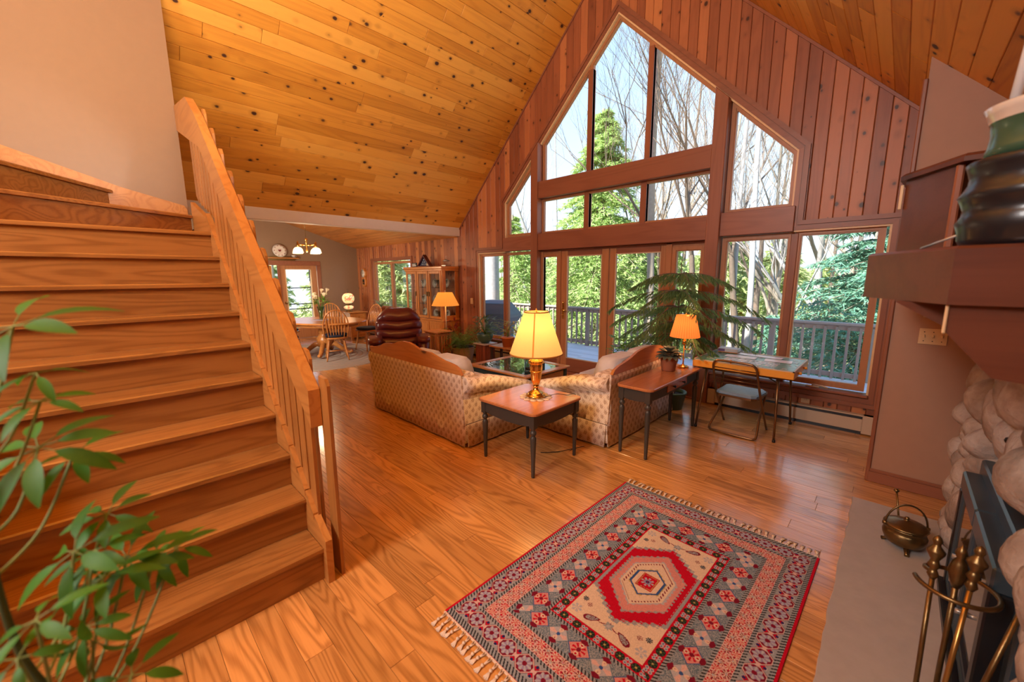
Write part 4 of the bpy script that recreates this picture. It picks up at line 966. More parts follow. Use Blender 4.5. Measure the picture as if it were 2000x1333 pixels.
# ------------------------------------------------------------------ rug, painted knot by knot
def rug_colors(nx, ny, W, H):
    xs_ = (np.arange(nx)+.5)/nx*W-W/2; ys_ = (np.arange(ny)+.5)/ny*H-H/2
    X, Y = np.meshgrid(xs_, ys_); ax, ay = np.abs(X), np.abs(Y)
    d = np.minimum(W/2-ax, H/2-ay)
    along = np.where((W/2-ax) < (H/2-ay), Y, X)
    C = np.zeros((ny, nx, 3))
    P = dict(red=(.50, .005, .025), pink=(.62, .27, .25), cream=(.70, .58, .45), blue=(.13, .20, .26), grey=(.30, .34, .38), navy=(.02, .025, .12), black=(.02, .02, .025),
             wine=(.19, .01, .03), lt=(.42, .44, .50), green=(.05, .10, .04), pale=(.64, .44, .42), deep=(.04, .10, .30), lilac=(.30, .26, .42), yel=(.45, .36, .12))
    P = {k: np.array(v) for k, v in P.items()}
    def put(m, c): C[m] = P[c]
    rs = np.random.RandomState(4); N = rs.rand(ny, nx)
    def band(a, b): return (d >= a) & (d < b)
    def cell(p, off=0.0): return ((along+off)/p-np.floor((along+off)/p)-.5)*p
    put(d >= 0, 'pale')
    # guards
    for (a, b, p) in ((0, .034, .018), (.12, .138, .018), (.215, .233, .018), (.352, .370, .018)):
        g = band(a, b); put(g, 'grey'); put(g & (((along+(d-a)*.6)/p % 1) < .42), 'black')
    put((W/2-ax < .012), 'red')
    # first border: octagons with purple flowers
    a, b = .034, .12; g = band(a, b); mid = (a+b)/2; v = d-mid; u = cell(.105); put(g, 'grey')
    o_ = np.maximum(np.abs(u), np.abs(v)); q = (np.abs(u)+np.abs(v)*1.0)
    put(g & (q < .058), 'pale'); put(g & (q < .053) & (o_ < .041), 'wine'); r_ = np.hypot(u, v)
    th = np.arctan2(v, u); put(g & (r_ < .032+.004*np.cos(8*th)), 'lt'); put(g & (r_ < .029) & (np.cos(8*th) < .1), 'lilac'); put(g & (r_ < .011), 'wine')
    u2 = cell(.105, .0525); r2_ = np.hypot(u2, np.abs(v)-.022); put(g & (r2_ < .014), 'lt'); put(g & (r2_ < .011), 'red'); put(g & (np.hypot(u2, np.abs(v)-.026) < .0075), 'navy')
    put(g & (np.abs(q-.060) < .0022), 'wine')
    # floral pink border
    a, b = .138, .215; g = band(a, b); v = d-(a+b)/2; put(g, 'pale')
    for vo in (-.019, .019):
        for k, (cc, c2) in enumerate((('red', 'pink'), ('wine', 'lt'))):
            u = cell(.082, .041*((k+(vo > 0)) % 2)); th = np.arctan2(v-vo, u); r_ = np.hypot(u, v-vo)
            put(g & (r_ < .019+.004*np.cos(8*th)) & (N > .25), cc); put(g & (r_ < .015) & (np.cos(8*th) < -.1), 'cream'); put(g & (r_ < .006), c2)
    put(g & (N > .93), 'red')
    # blue border with diamonds
    a, b = .233, .352; g = band(a, b); v = d-(a+b)/2; put(g, 'blue'); put(g & (N > .55), 'grey')
    P1 = .115
    for k in range(2):
        u = cell(P1*2, P1*k+.03); q = np.abs(u)+np.abs(v)
        put(g & (q < .060), 'deep' if k else 'blue'); put(g & (q < .054), 'pink' if k else 'lt')
        th = np.arctan2(v, u); r_ = np.hypot(u, v)
        if k: put(g & (r_ < .033) & (np.cos(8*th) > 0), 'red'); put(g & (r_ < .010), 'wine')
        else: put(g & (q < .05) & (np.cos(4*th) > .2) & (r_ > .008), 'pale'); put(g & (r_ < .009), 'deep')
    u = cell(P1, .03+P1/2)
    for vo in (-.045, .045):
        q = np.abs(u)*.8+np.abs(v-vo); put(g & (q < .019), 'wine')
        r_ = np.hypot(np.abs(u)-.0, v-vo*.55); put(g & (np.abs(r_-.008) < .0025), 'cream')
    # rosette border
    a, b = .370, .420; g = band(a, b); v = d-(a+b)/2; put(g, 'red')
    u = cell(.076); r_ = np.hypot(u, v); th = np.arctan2(v, u); put(g & (r_ < .021), 'black'); put(g & (r_ < .018) & (np.cos(6*th) > .2), 'green'); put(g & (r_ < .005), 'yel')
    u = cell(.076, .038)
    for du in (-.008, .008):
        for dv in (-.010, .010): r_ = np.hypot(u-du, v-dv); put(g & (r_ < .0085), 'lt'); put(g & (r_ < .0035), 'deep')
    # field
    f = d >= .42; put(f, 'cream')
    def hexa(s, hx, hy, yy): return np.maximum(ax-hx, (ay-hy+(ax)*(hy-yy)/max(hx, 1e-3)))     # <0 inside; apex hy, shoulder yy
    jag = .006*np.sign(np.sin(Y*2*PI/.026))+.004*np.sign(np.sin(X*2*PI/.022))
    h = hexa(0, .200, .345, .195)
    put(f & (h+jag < .012), 'grey'); put(f & (h+jag < -.008), 'red'); put(f & (ax > .188) & (ay < .21), 'grey')
    h = hexa(0, .160, .270, .125); put(f & (h+jag*.6 < .0), 'grey'); put(f & (h+jag*.6 < -.010), 'pink')
    h = hexa(0, .122, .205, .085); put(f & (h+jag*.5 < .004), 'lt'); put(f & (h < -.006), 'cream')
    put(f & (np.abs(h+.022) < .006) & (((X+Y) / .022 % 1) < .45), 'wine')
    h = hexa(0, .080, .118, .05); put(f & (h+jag*.6 < .004), 'yel'); put(f & (h < .0), 'deep'); put(f & (h < -.012), 'cream')
    q = np.maximum(ax*1.1, ay*.9)
    rX, rY = (X+Y)*.7071, (Y-X)*.7071; q = np.maximum(np.abs(X)*1.15, np.abs(Y)*.9)
    put(f & (q < .052), 'red'); put(f & (q < .047) & (N > .5), 'yel'); put(f & (q < .040), 'red'); th = np.arctan2(Y, X); r_ = np.hypot(X, Y)
    put(f & (r_ < .034) & (np.cos(8*th) > 0), 'lt'); put(f & (r_ < .02), 'lilac'); put(f & (r_ < .009), 'navy'); put(f & (r_ < .004), 'red')
    # corner motifs
    for sx in (-1, 1):
        for sy in (-1, 1):
            x, y = X*sx, Y*sy
            def blob(cx, cy, r, c1, c2, pet=8):
                th = np.arctan2(y-cy, x-cx); r_ = np.hypot(x-cx, y-cy); put(f & (r_ < r*(1+.18*np.cos(pet*th))), c1); put(f & (r_ < r*.8) & (np.cos(pet*th) < -.1), c2)
            blob(.172, .405, .024, 'lt', 'cream', 6); blob(.170, .325, .014, 'black', 'grey'); blob(.135, .345, .012, 'wine', 'cream')
            ca, sa = math.cos(.5), math.sin(.5)
            u_ = (x-.085)*ca+(y-.405)*sa; v_ = -(x-.085)*sa+(y-.405)*ca
            e = (u_/.038)**2+(v_/(.016+.010*u_/.038*.6))**2; put(f & (e < 1.15), 'wine'); put(f & (e < .62) & (N > .3), 'grey')
            put(f & (np.abs(y-.375-(x-.02)*.15-.02*np.sin(x*40)) < .0028) & (x > 0) & (x < .06), 'wine')
    th = np.arctan2(ay-.40, X); r_ = np.hypot(X, ay-.39); put(f & (r_ < .020+.006*np.cos(6*th)), 'grey'); put(f & (r_ < .010), 'lt')
    put(f & (d < .424), 'red')
    C *= (.86+.26*N[..., None])
    return C
RW, RH = 1.255, 1.76; NXR, NYR = 418, 586
rugt = thing('patterned_rug', 'red, cream and blue hand-knotted rug with central medallion and knotted white fringes', 'rug', (-.812, 1.882, 0), -.018)
gx, gy = np.meshgrid(np.linspace(-RW/2, RW/2, NXR+1), np.linspace(-RH/2, RH/2, NYR+1))
wave = .0012*np.sin(gx*21)*np.cos(gy*17)
co_ = np.stack([gx, gy, .010+wave], -1).reshape(-1, 3)
ii = (np.arange(NYR)[:, None]*(NXR+1)+np.arange(NXR)[None, :]).ravel()
quads = np.stack([ii, ii+1, ii+NXR+2, ii+NXR+1], -1)
me = bpy.data.meshes.new('pile'); me.vertices.add(len(co_)); me.vertices.foreach_set('co', co_.ravel()); me.loops.add(quads.size); me.loops.foreach_set('vertex_index', quads.ravel().astype(np.int32))
me.polygons.add(len(quads)); me.polygons.foreach_set('loop_start', (np.arange(len(quads))*4).astype(np.int32)); me.update(calc_edges=True)
Cc = rug_colors(NXR, NYR, RW, RH).reshape(-1, 3)
ca_ = me.color_attributes.new('knots', 'FLOAT_COLOR', 'CORNER'); ca_.data.foreach_set('color', np.repeat(np.concatenate([Cc, np.ones((len(Cc), 1))], 1), 4, axis=0).astype(np.float32).ravel())
t_ = NT('rug_pile'); at = t_.n('VertexColor'); at.layer_name = 'knots'; t_.l(at.outputs[0], t_.b.inputs['Base Color']); t_.b.inputs['Roughness'].default_value = .95
t_.b.inputs['Specular IOR Level'].default_value = .1; t_.bump(t_.noise(t_.obj(), 420.0, 2.0), .5, .003)
me.materials.append(t_.m); obj('pile', me, None, rugt)
obj('backing', MB().box((-RW/2, -RH/2, .0005), (RW/2, RH/2, .0085)), plain('rug_edge_red', (.42, .008, .02), .9), rugt)
rg = random.Random(5)
for e in (-1, 1):
    obj('woven_end', MB().bbox((-RW/2, e*(RH/2)-.002 if e > 0 else -RH/2-.010, .001), (RW/2, RH/2+.010 if e > 0 else -RH/2+.002, .006), .001), FRINGE, rugt)
    for k in range(34):
        x = -RW/2+.018+k*(RW-.036)/33; y = e*(RH/2+.008); dx = rg.uniform(-.015, .015); L = rg.uniform(.075, .10) if e < 0 else rg.uniform(.055, .075)
        m = MB().tube([(x-.006, y, .005), (x+dx*.4, y+e*L*.45, .007)], .0035, 5).tube([(x+.006, y, .005), (x+dx*.4, y+e*L*.45, .007)], .0035, 5)
        m.lathe([(0, -.006), (.008, -.003), (.008, .003), (0, .006)], 8, (x+dx*.4, y+e*L*.48, .008))
        for j in range(6):
            ang = (j-2.5)*.17; m.tube([(x+dx*.4, y+e*L*.5, .008), (x+dx+math.sin(ang)*.03, y+e*(L*.5+.038*math.cos(ang)), .0035+.001*(j % 2))], [.003, .002], 4)
        obj('tassel', m, FRINGE, rugt)
# ------------------------------------------------------------------ card table with a puzzle board, folding chair
t = thing('card_table', 'bronze-legged folding card table at the right windows', 'table', (-1.09, 4.80, 0))
obj('table_frame', MB().tube([(-.36, -.32, .655), (.36, -.32, .655), (.36, .34, .655), (-.36, .34, .655), (-.36, -.32, .655)], .011, 8), BRONZE, t)
obj('table_top', MB().bbox((-.40, -.36, .662), (.40, .37, .682), .008), plain('brown_vinyl', (.12, .06, .035), .5), t)
for (a, b, c, e) in ((-.33, -.30, -.375, -.385), (.33, -.30, .345, -.30), (.33, .32, .365, .40), (-.33, .32, -.375, .40)):
    lg = obj('leg', MB().tube([(a, b, .655), (c, e, .0)], [.0125, .011], 10), BRONZE, t)
    obj('rubber_foot', MB().lathe([(0, 0), (.015, 0), (.015, .025), (0, .025)], 10, (c, e, 0)), BLACKM, lg)
obj('leg_brace', MB().tube(spline([(.34, -.28, .50), (.30, -.1, .60), (.34, .1, .64)], 5), .006, 6).tube(spline([(.33, -.30, .60), (.2, -.2, .635), (.05, -.2, .645)], 5), .006, 6), BRONZE, t)
# puzzle board: yellow rimmed tray on the table
t = thing('puzzle_board', 'yellow-sided puzzle board with scattered jigsaw pieces on the card table', 'puzzle', (-1.075, 4.765, .6825))
bx, by = .455, .385
obj('board', MB().bbox((-bx, -by, .0), (bx, by, .070), .003), YELLOWP, t)
obj('green_felt', MB().bbox((-bx+.015, -by+.015, .069), (bx-.015, by-.015, .073), .001), plain('puzzle_print_ground', (.13, .34, .27), .3, bumpn=60, bs=.2, var=.6), t)
obj('rim', MB().box((-bx, -by, .068), (bx, -by+.012, .078)).box((-bx, by-.012, .068), (bx, by, .078)).box((-bx, -by, .068), (-bx+.012, by, .078)).box((bx-.012, -by, .068), (bx, by, .078)), plain('pale_board_rim', (.62, .50, .36), .5), t)
obj('drawer_knob', MB().lathe([(0, 0), (.008, 0), (.01, .02), (.006, .035), (0, .036)], 10, (-.085, -by+.01, .078)), YELLOWP, t)
for k, (y, z) in enumerate(((-.2, .035), (.1, .035))):
    obj('side_knob', MB().lathe([(0, 0), (.008, 0), (.016, .02), (.012, .032), (0, .034)], 10).xf(Matrix.Translation((bx, y, z)) @ Matrix.Rotation(PI/2, 4, 'Y')), YELLOWP, t)
jt = NT('jigsaw_print'); vv, vc = jt.rnd(); jn = jt.noise(jt.obj(), 22.0, 4.0)
jt.b.inputs['Roughness'].default_value = .25; jt.l(jt.mix(jt.math('MULTIPLY', vv, .25), jt.ramp(jn, [(.30, (.10, .22, .24)), (.40, (.35, .50, .60)), (.48, (.80, .82, .85)), (.60, (.40, .40, .45)), (.72, (.20, .45, .40))]), vc), jt.b.inputs['Base Color'])
jig = MB(); rj = random.Random(2)
for i in range(19):
    for j in range(9):
        if rj.random() < .12: continue
        x, y = -.20+i*.026+rj.uniform(-.002, .002), -.24+j*.026+rj.uniform(-.002, .002); s_ = .0115
        jig.prism([(x-s_, y-s_), (x-.004, y-s_), (x-.003, y-s_+.004), (x+.003, y-s_+.004), (x+.004, y-s_), (x+s_, y-s_), (x+s_, y-.003), (x+s_+.003, y), (x+s_, y+.003), (x+s_, y+s_), (x-s_, y+s_)], (0, 0, .073), (1, 0, 0), (0, 1, 0), (0, 0, 1), .002)
for k in range(170):
    x, y = rj.uniform(-bx+.03, bx-.03), rj.uniform(-by+.03, by-.03)
    if -.22 < x < .30 and -.26 < y < .0: continue
    a = rj.uniform(0, 6.3); pl = [(x+.012*math.cos(a+q), y+.012*math.sin(a+q)) for q in (0, 1.57, 3.14, 4.71)]
    jig.prism(pl, (0, 0, .0735), (1, 0, 0), (0, 1, 0), (0, 0, 1), .002)
obj('jigsaw_pieces', jig, jt.m, t, kind='stuff')
for (x0, y0, x1, y1, r_) in ((-.26, .0, .04, .15, .05), (-.18, .19, .25, .31, -.06), (.12, .0, .36, .15, .1)):
    cxp, cyp = (x0+x1)/2, (y0+y1)/2
    m = MB().box((x0-cxp, y0-cyp, 0), (x1-cxp, y1-cyp, .0012)); p = obj('paper_sheet', m, BOOKP, t, (cxp, cyp, .0765)); p.rotation_euler = (0, 0, r_)
t = thing('puzzle_box', 'small printed jigsaw box at the back left of the puzzle board', 'box', (-1.36, 5.04, .761), .06)
obj('lid', MB().bbox((-.105, -.075, .012), (.105, .075, .048), .002), plain('box_lid_pale', (.55, .58, .62), .4, var=.1), t)
obj('tray', MB().bbox((-.102, -.072, 0), (.102, .072, .03), .002), plain('box_side_orange', (.55, .25, .10), .5, var=.3), t)
obj('side_label', MB().box((-.10, -.0765, .015), (-.03, -.0755, .043)), plain('box_label_purple', (.16, .10, .28), .5), t)
# folding chair, its back towards us
t = thing('folding_chair', 'bronze tube folding chair with blue seat pulled up to the card table', 'chair', (-1.10, 4.62, 0), -.05)
tb = .0115
obj('back_frame', MB().tube(spline([(-.215, .22, .0), (-.212, -.10, .42), (-.205, -.235, .66), (-.20, -.27, .735), (-.175, -.285, .775), (-.13, -.29, .787), (0, -.295, .79), (.13, -.29, .787), (.175, -.285, .775), (.20, -.27, .735), (.205, -.235, .66), (.212, -.10, .42), (.215, .22, .0)], 6), tb, 10), BRONZE, t)
obj('base_frame', MB().tube(spline([(-.185, .20, .42), (-.20, -.02, .20), (-.225, -.17, .045), (-.215, -.20, .016), (-.18, -.215, .012), (0, -.225, .012), (.18, -.215, .012), (.215, -.20, .016), (.225, -.17, .045), (.20, -.02, .20), (.185, .20, .42)], 6), tb, 10), BRONZE, t)
for k in range(5):
    z = .53+k*.045; y = -.15-k*.028
    obj('back_wire', MB().tube([(-.206, y, z), (.206, y, z)], .0045, 6), BRONZE, t)
m = MB()
pr = [(-.19, -.15), (-.15, -.19), (.15, -.19), (.19, -.15), (.20, .14), (.16, .19), (-.16, .19), (-.20, .14)]
m.rings([[(x*.97, y*.97, z0+.012*math.cos(x*7)) for x, y in pr] for z0 in (.405,)]+[[(x, y, .415+.012*math.cos(x*7)) for x, y in pr], [(x, y, .432+.012*math.cos(x*7)) for x, y in pr], [(x*.94, y*.94, .444+.008*math.cos(x*7)) for x, y in pr]], smooth=False)
obj('seat', m, BLUESEAT, t)
obj('seat_pan', MB().rings([[(x*1.01, y*1.01, .395) for x, y in pr], [(x*1.02, y*1.02, .416) for x, y in pr]], smooth=False), BRONZE, t)
# ------------------------------------------------------------------ hearth and fieldstone fireplace
h = struct('trim_5', MB(), STONEH)
rh = random.Random(9)
pts = [(-.085+rh.uniform(-.006, .006), .2+i*3.5/40) for i in range(41)]+[(1.2, 3.7), (1.2, .2)]
hm = thing('hearth_slab', 'grey concrete hearth slab with chipped edge before the stone fireplace', 'hearth', (0, 0, 0))
obj('slab', MB().prism(pts, (0, 0, .0), (1, 0, 0), (0, 1, 0), (0, 0, 1), .030, .004), STONEH, hm)
bpy.data.objects.remove(h)
FP = thing('fireplace', 'rounded fieldstone fireplace on the right with black glass-door insert', 'fireplace', (0, 0, 0))
obj('masonry_core', MB().prism([(.50, .5), (.50, 1.38), (1.24, 1.38), (1.24, 3.66), (.50, 3.66), (.50, 3.3)], (0, 0, 0), (1, 0, 0), (0, 1, 0), (0, 0, 1), .01) if False else MB().box((.50, 2.98, .03), (1.24, 3.62, 1.56)).box((.50, .5, .03), (1.24, 1.90, 1.56)).box((.50, 1.90, .75), (1.24, 2.98, 1.56)).box((.85, 1.9, .03), (1.24, 3.0, .8)), plain('mortar', (.22, .17, .13), .95, bumpn=40, bs=.6), FP)
st1 = NT('fieldstone'); sco = st1.obj(); sv, scol = st1.rnd()
sb = st1.ramp(st1.noise(st1.vmath('ADD', sco, st1.vmath('MULTIPLY', scol, (9., 9., 9.))), 6.0, 5.0), [(.3, (.17, .115, .085)), (.45, (.32, .235, .18)), (.58, (.48, .40, .34)), (.72, (.28, .16, .11))])
st1.l(st1.mix(st1.math('MULTIPLY', sv, .4), sb, (.42, .38, .36)), st1.b.inputs['Base Color']); st1.b.inputs['Roughness'].default_value = .8
st1.bump(st1.noise(sco, 38.0, 6.0, .3), .8, .012)
def stone(rng, rx, ry, rz):
    vs = []; n, k = 16, 11; ph = [rng.uniform(0, 6.3) for _ in range(6)]
    L = []
    for i in range(1, k):
        la = -PI/2+PI*i/k; row = []
        for j in range(n):
            lo = 2*PI*j/n; q = 1+.07*math.sin(2*lo+ph[0])*math.cos(la)+.05*math.sin(3*lo+ph[1]+2*la)+.03*math.sin(4*la+ph[2])
            c = math.cos(la)**.8; row.append((rx*q*c*math.cos(lo), ry*q*c*math.sin(lo), rz*q*math.sin(la)))
        L.append(row)
    return MB().rings(L)
rs_ = random.Random(31)
def stones(y0, y1, z0, z1, xf, far=False):
    z = z0
    while z < z1:
        hh = rs_.uniform(.16, .27); y = y0+rs_.uniform(-.08, .04)
        while y < y1-.03:
            ww = rs_.uniform(.15, .30); ry = ww/2
            o = obj('fieldstone', stone(rs_, rs_.uniform(.10, .15), ry*1.08, hh/2*1.12), st1.m, FP, (xf+rs_.uniform(-.02, .03), y+ry, min(z+hh/2+rs_.uniform(-.03, .03), z1)))
            o.rotation_euler = (rs_.uniform(-.35, .35), 0, rs_.uniform(-.15, .15)); y += ww*.93
        z += hh*.86
stones(3.0, 3.66, .05, 1.46, .47); stones(1.9, 3.0, .86, 1.46, .47); stones(.75, 1.86, .05, 1.46, .47)
for k in range(7): 
    o = obj('fieldstone', stone(rs_, .13, .11, .13), st1.m, FP, (.62, 3.62, .14+k*.21)); o.rotation_euler = (0, rs_.uniform(-.3, .3), rs_.uniform(0, 3))
# insert frame, black doors
yi0, yi1, zi = 1.98, 2.92, .675
fx = .325
obj('insert_frame', MB().bbox((fx, yi0, zi-.09), (fx+.10, (yi0+yi1)/2-.003, zi), .008), BLUEM, FP)
obj('insert_frame', MB().bbox((fx, (yi0+yi1)/2+.003, zi-.09), (fx+.10, yi1, zi), .008), BLUEM, FP)
obj('insert_surround', MB().bbox((fx+.06, yi0-.06, .03), (fx+.14, yi1+.06, zi+.06), .008), BLUEM, FP)
for a, b in ((yi0, yi0+.06), (yi1-.05, yi1)): obj('insert_side', MB().bbox((fx, a, .03), (fx+.09, b, zi-.09), .006), BLACKM, FP)
obj('insert_sill', MB().bbox((fx-.02, yi0, .03), (fx+.09, yi1, .075), .006), BLACKM, FP)
dgl = plain('smoked_glass', (.02, .018, .017), .06, spec=1, coat=1)
for k in range(2):
    a = yi0+.06+k*(yi1-yi0-.11)/2; b = a+(yi1-yi0-.11)/2
    dd = obj('glass_door', MB().bbox((fx+.012, a+.004, .08), (fx+.022, b-.004, zi-.095), .002), dgl, FP)
    obj('door_edge', MB().bbox((fx+.004, a+.002, .078), (fx+.024, a+.022, zi-.093)).bbox((fx+.004, b-.022, .078), (fx+.024, b-.002, zi-.093)).bbox((fx+.004, a, .078), (fx+.024, b, .10)), BLUEM, dd)
    yy = b-.07 if k == 0 else a+.07
    obj('handle', MB().tube([(fx+.01, yy, .40), (fx-.03, yy, .40)], .011, 10), STEELB, dd)
    obj('handle', MB().tube([(fx+.01, yy+(.05 if k else -.05), .26), (fx-.02, yy+(.05 if k else -.05), .26)], .011, 10), STEELB, dd)
cl = obj('damper_hook', MB().tube(spline([(.36, 2.35, 1.02), (.38, 2.28, 1.03), (.45, 2.2, 1.0)], 4), [.014]+[.005]*8, 8), BLACKM, FP)
# ------------------------------------------------------------------ mantel shelf with clipped corners and corbel
M1 = thing('mantel', 'thick dark-red cedar mantel beam with clipped end and corbel over the fireplace', 'mantel', (0, 0, 0))
obj('shelf', MB().prism([(-.092, 1.86), (.088, 1.50), (1.2, 1.46), (1.2, 3.75), (.4, 3.75), (-.085, 3.55)], (0, 0, 1.572), (1, 0, 0), (0, 1, 0), (0, 0, 1), .147, .008), W_MANTEL, M1)
obj('corbel', MB().prism([(.095, 1.571), (.095, 1.50), (.185, 1.392), (.5, 1.36), (1.2, 1.36), (1.2, 1.571)], (0, 1.52, 0), (1, 0, 0), (0, 0, 1), (0, 1, 0), .10, .006), W_MANTEL, M1)
obj('corbel_chamfer', MB().prism([(-.01, 1.571), (.105, 1.571), (.105, 1.50)], (0, 1.63, 0), (1, 0, 0), (0, 0, 1), (0, 1, 0), .05), W_MANTEL, M1)
obj('corner_clip', MB().bbox((.088, 1.512, 1.497), (.0945, 1.522, 1.571), .002), CREAMP, M1)
# wooden cabinet standing on the far end of the mantel
C1 = thing('mantel_cabinet', 'dark-red wooden cabinet with rounded top board on the far end of the mantel', 'cabinet', (0, 0, 0))
obj('top_board', MB().prism([(-.055, 2.66), (.12, 2.36), (.6, 2.36), (.6, 3.1), (-.02, 3.1)], (0, 0, 2.075), (1, 0, 0), (0, 1, 0), (0, 0, 1), .03, .012), W_MANTEL, C1)
obj('diagonal_door', MB().prism([(-.035, 2.68), (.105, 2.42), (.13, 2.43), (-.01, 2.70)], (0, 0, 1.72), (1, 0, 0), (0, 1, 0), (0, 0, 1), .355), W_MANTEL, C1)
obj('side_post', MB().bbox((.105, 2.40, 1.72), (.13, 2.44, 2.075)), W_TRIMZ, C1)
obj('back_box', MB().box((.13, 2.5, 1.72), (.6, 3.1, 2.075)).box((-.01, 2.72, 1.72), (.13, 3.1, 2.075)), W_MANTEL, C1)
obj('hinge_clip', MB().bbox((-.052, 2.675, 1.95), (-.040, 2.69, 2.06), .002), CREAMP, C1)
# ribbed pottery on the mantel
V1 = thing('ribbed_pot', 'black-glazed ribbed pottery jar at the near end of the mantel', 'jar', (.215, 1.62, 1.7195)); V1.scale = (1.1, 1.1, 1.32)
obj('body', MB().lathe([(0, 0), (.105, 0), (.112, .012), (.114, .03), (.120, .045), (.112, .058), (.110, .07), (.116, .085), (.122, .095), (.115, .105), (.108, .118), (.107, .13), (.112, .145), (.116, .155), (.110, .160), (.09, .162), (0, .162)], 48), BLACKG, V1)
V2 = thing('green_bowl_vase', 'green-glazed flared vase with pale rim holding a white stick, on the ribbed jar', 'vase', (.215, 1.62, 1.9345)); V2.scale = (1.1, 1.1, 1.12)
obj('vase_body', MB().lathe([(0, 0), (.094, 0), (.089, .02), (.086, .045), (.088, .07), (.0905, .075)], 48, cap=False), GREENG, V2)
obj('rim', MB().lathe([(.0905, .075), (.096, .092), (.103, .105), (.100, .107), (.088, .088), (.0, .084)], 48, cap=False), CREAMG, V2)
S1 = obj('white_stick', MB().tube([(0, 0, 0), (.03, -.02, .46)], .011, 10), plain('white_plastic', (.72, .76, .80), .3), None, (.150, 1.64, 2.0305)); tag(S1, 'long white stick standing upright in the green vase', 'stick')
cdv = obj('glass_rod', MB().tube([(0, 0, 0.004), (.07, -.085, .035)], [.004, .003], 8), plain('silver_rod', (.6, .65, .7), .2, metal=.6), None, (.03, 1.70, 1.7195)); tag(cdv, 'thin silver rod leaning from the mantel edge to the jar', 'rod')
# tall window high at the right edge
uw = unit([(3.62, 0), (3.9, 0), (3.9, .3), (3.62, .3)], .05) if False else None
struct('trim_6', MB().bbox((.55, 3.9, 2.2), (.62, 4.0, 2.5)), WHITE) if False else None
# cauldron pot with its stirring rod on the hearth
t = thing('brass_cauldron', 'small antique brass cauldron with bail handle on the hearth slab', 'pot', (.175, 3.17, .0305), .4)
obj('body', MB().lathe([(0, .022), (.05, .024), (.085, .045), (.098, .075), (.100, .095), (.092, .112), (.088, .120), (.092, .128), (.094, .135), (.088, .14), (0, .142)], 28), BRASSD, t)
for a in (.3, 2.4, 4.5): obj('foot', MB().tube([(.06*math.cos(a), .06*math.sin(a), .04), (.085*math.cos(a), .085*math.sin(a), .012), (.098*math.cos(a), .098*math.sin(a), .006)], [.014, .010, .012], 8), BRASSD, t)
obj('lid', MB().lathe([(0, .142), (.098, .142), (.101, .147), (.095, .153), (.055, .170), (.02, .178), (.008, .182), (.013, .192), (.008, .2), (0, .202)], 28), BRASSD, t)
obj('bail_handle', MB().tube([(.098*math.cos(a), 0, .14+.135*math.sin(a)) for a in [PI*i/16 for i in range(17)]], .005, 6), BRASSD, t)
for s_ in (-1, 1): obj('lug', MB().lathe([(0, -.012), (.013, -.008), (.013, .008), (0, .012)], 10, (s_*.098, 0, .145)), BRASSD, t)
sr = obj('stirring_rod', MB().tube([(0, 0, 0), (-.045, .045, .27)], .005, 8).lathe([(0, -.008), (.012, -.004), (.014, .004), (.006, .012), (0, .013)], 12, (-.046, .046, .272)), BRASSD, None, (.165, 3.30, .031)); tag(sr, 'thin brass rod with round knob standing behind the cauldron', 'rod')
# fireplace tools
t = thing('fire_tool_stand', 'antique brass fire-tool stand with scrolled ring in the right foreground', 'stand', (.245, 1.92, .0305))
obj('base', MB().lathe([(0, 0), (.10, 0), (.10, .012), (.03, .03), (0, .032)], 24), BRASSD, t)
obj('pole', MB().tube([(0, 0, .02), (0, 0, .60)], .008, 10).lathe([(0, .56), (.010, .56), (.018, .585), (.026, .62), (.018, .655), (.010, .67), (.016, .685), (.012, .70), (0, .72)], 18), BRASSD, t)
pts = []
for i in range(34):
    a = math.radians(-170+i*10.5); r = .10 if i < 30 else .10-.012*(i-29); pts.append((r*math.cos(a), r*math.sin(a), .565+(.0 if i < 30 else .006*(i-29))))
obj('scroll_ring', MB().tube(pts, .0075, 8), BRASSD, t)
def tool(label, cat, dx, dy, tx, ty, h, head):
    q = thing(cat, label, 'fire tool', (.245+dx, 1.92+dy, .0305))
    top = Vector((tx-dx, ty-dy, h)); d = top.normalized()
    b0 = top*.80
    obj('shaft', MB().tube([(0, 0, .06), tuple(b0)], .0075, 10), BRASSD if head != 'poker' else plain('bright_brass_shaft', (.42, .24, .07), .3, metal=.9), q)
    k = MB().lathe([(0, 0), (.008, 0), (.016, .015), (.012, .028), (.009, .035), (.018, .048), (.013, .06), (.011, .068), (.024, .092), (.025, .10), (.011, .118), (.010, .124), (.014, .134), (.009, .148), (0, .156)], 18)
    rot = d.to_track_quat('Z', 'Y').to_matrix().to_4x4(); k.xf(Matrix.Translation(b0) @ rot); obj('knob_handle', k, BRASSD, q)
    if head == 'shovel': obj('blade', MB().bbox((-.05, -.004, 0.0), (.05, .004, .12), .003), BRASSD, q)
    elif head == 'brush': obj('bristles', MB().lathe([(0, .0), (.035, 0), (.03, .06), (.012, .08), (0, .08)], 14), plain('bristle', (.08, .05, .03), .9), q)
    else: obj('tip', MB().tube([(0, 0, .0), (0, 0, .07)], [.004, .009], 8), BRASSD, q)
tool('fire poker with turned brass knob handle, leftmost in the tool stand', 'poker', -.055, -.10, -.055, .03, .70, 'poker2')
tool('bright brass fire shovel, middle tool in the stand', 'shovel', -.01, -.15, .035, -.02, .74, 'poker')
tool('fire brush leaning to the right in the tool stand', 'hearth_brush', .04, -.13, .155, -.03, .74, 'brush')
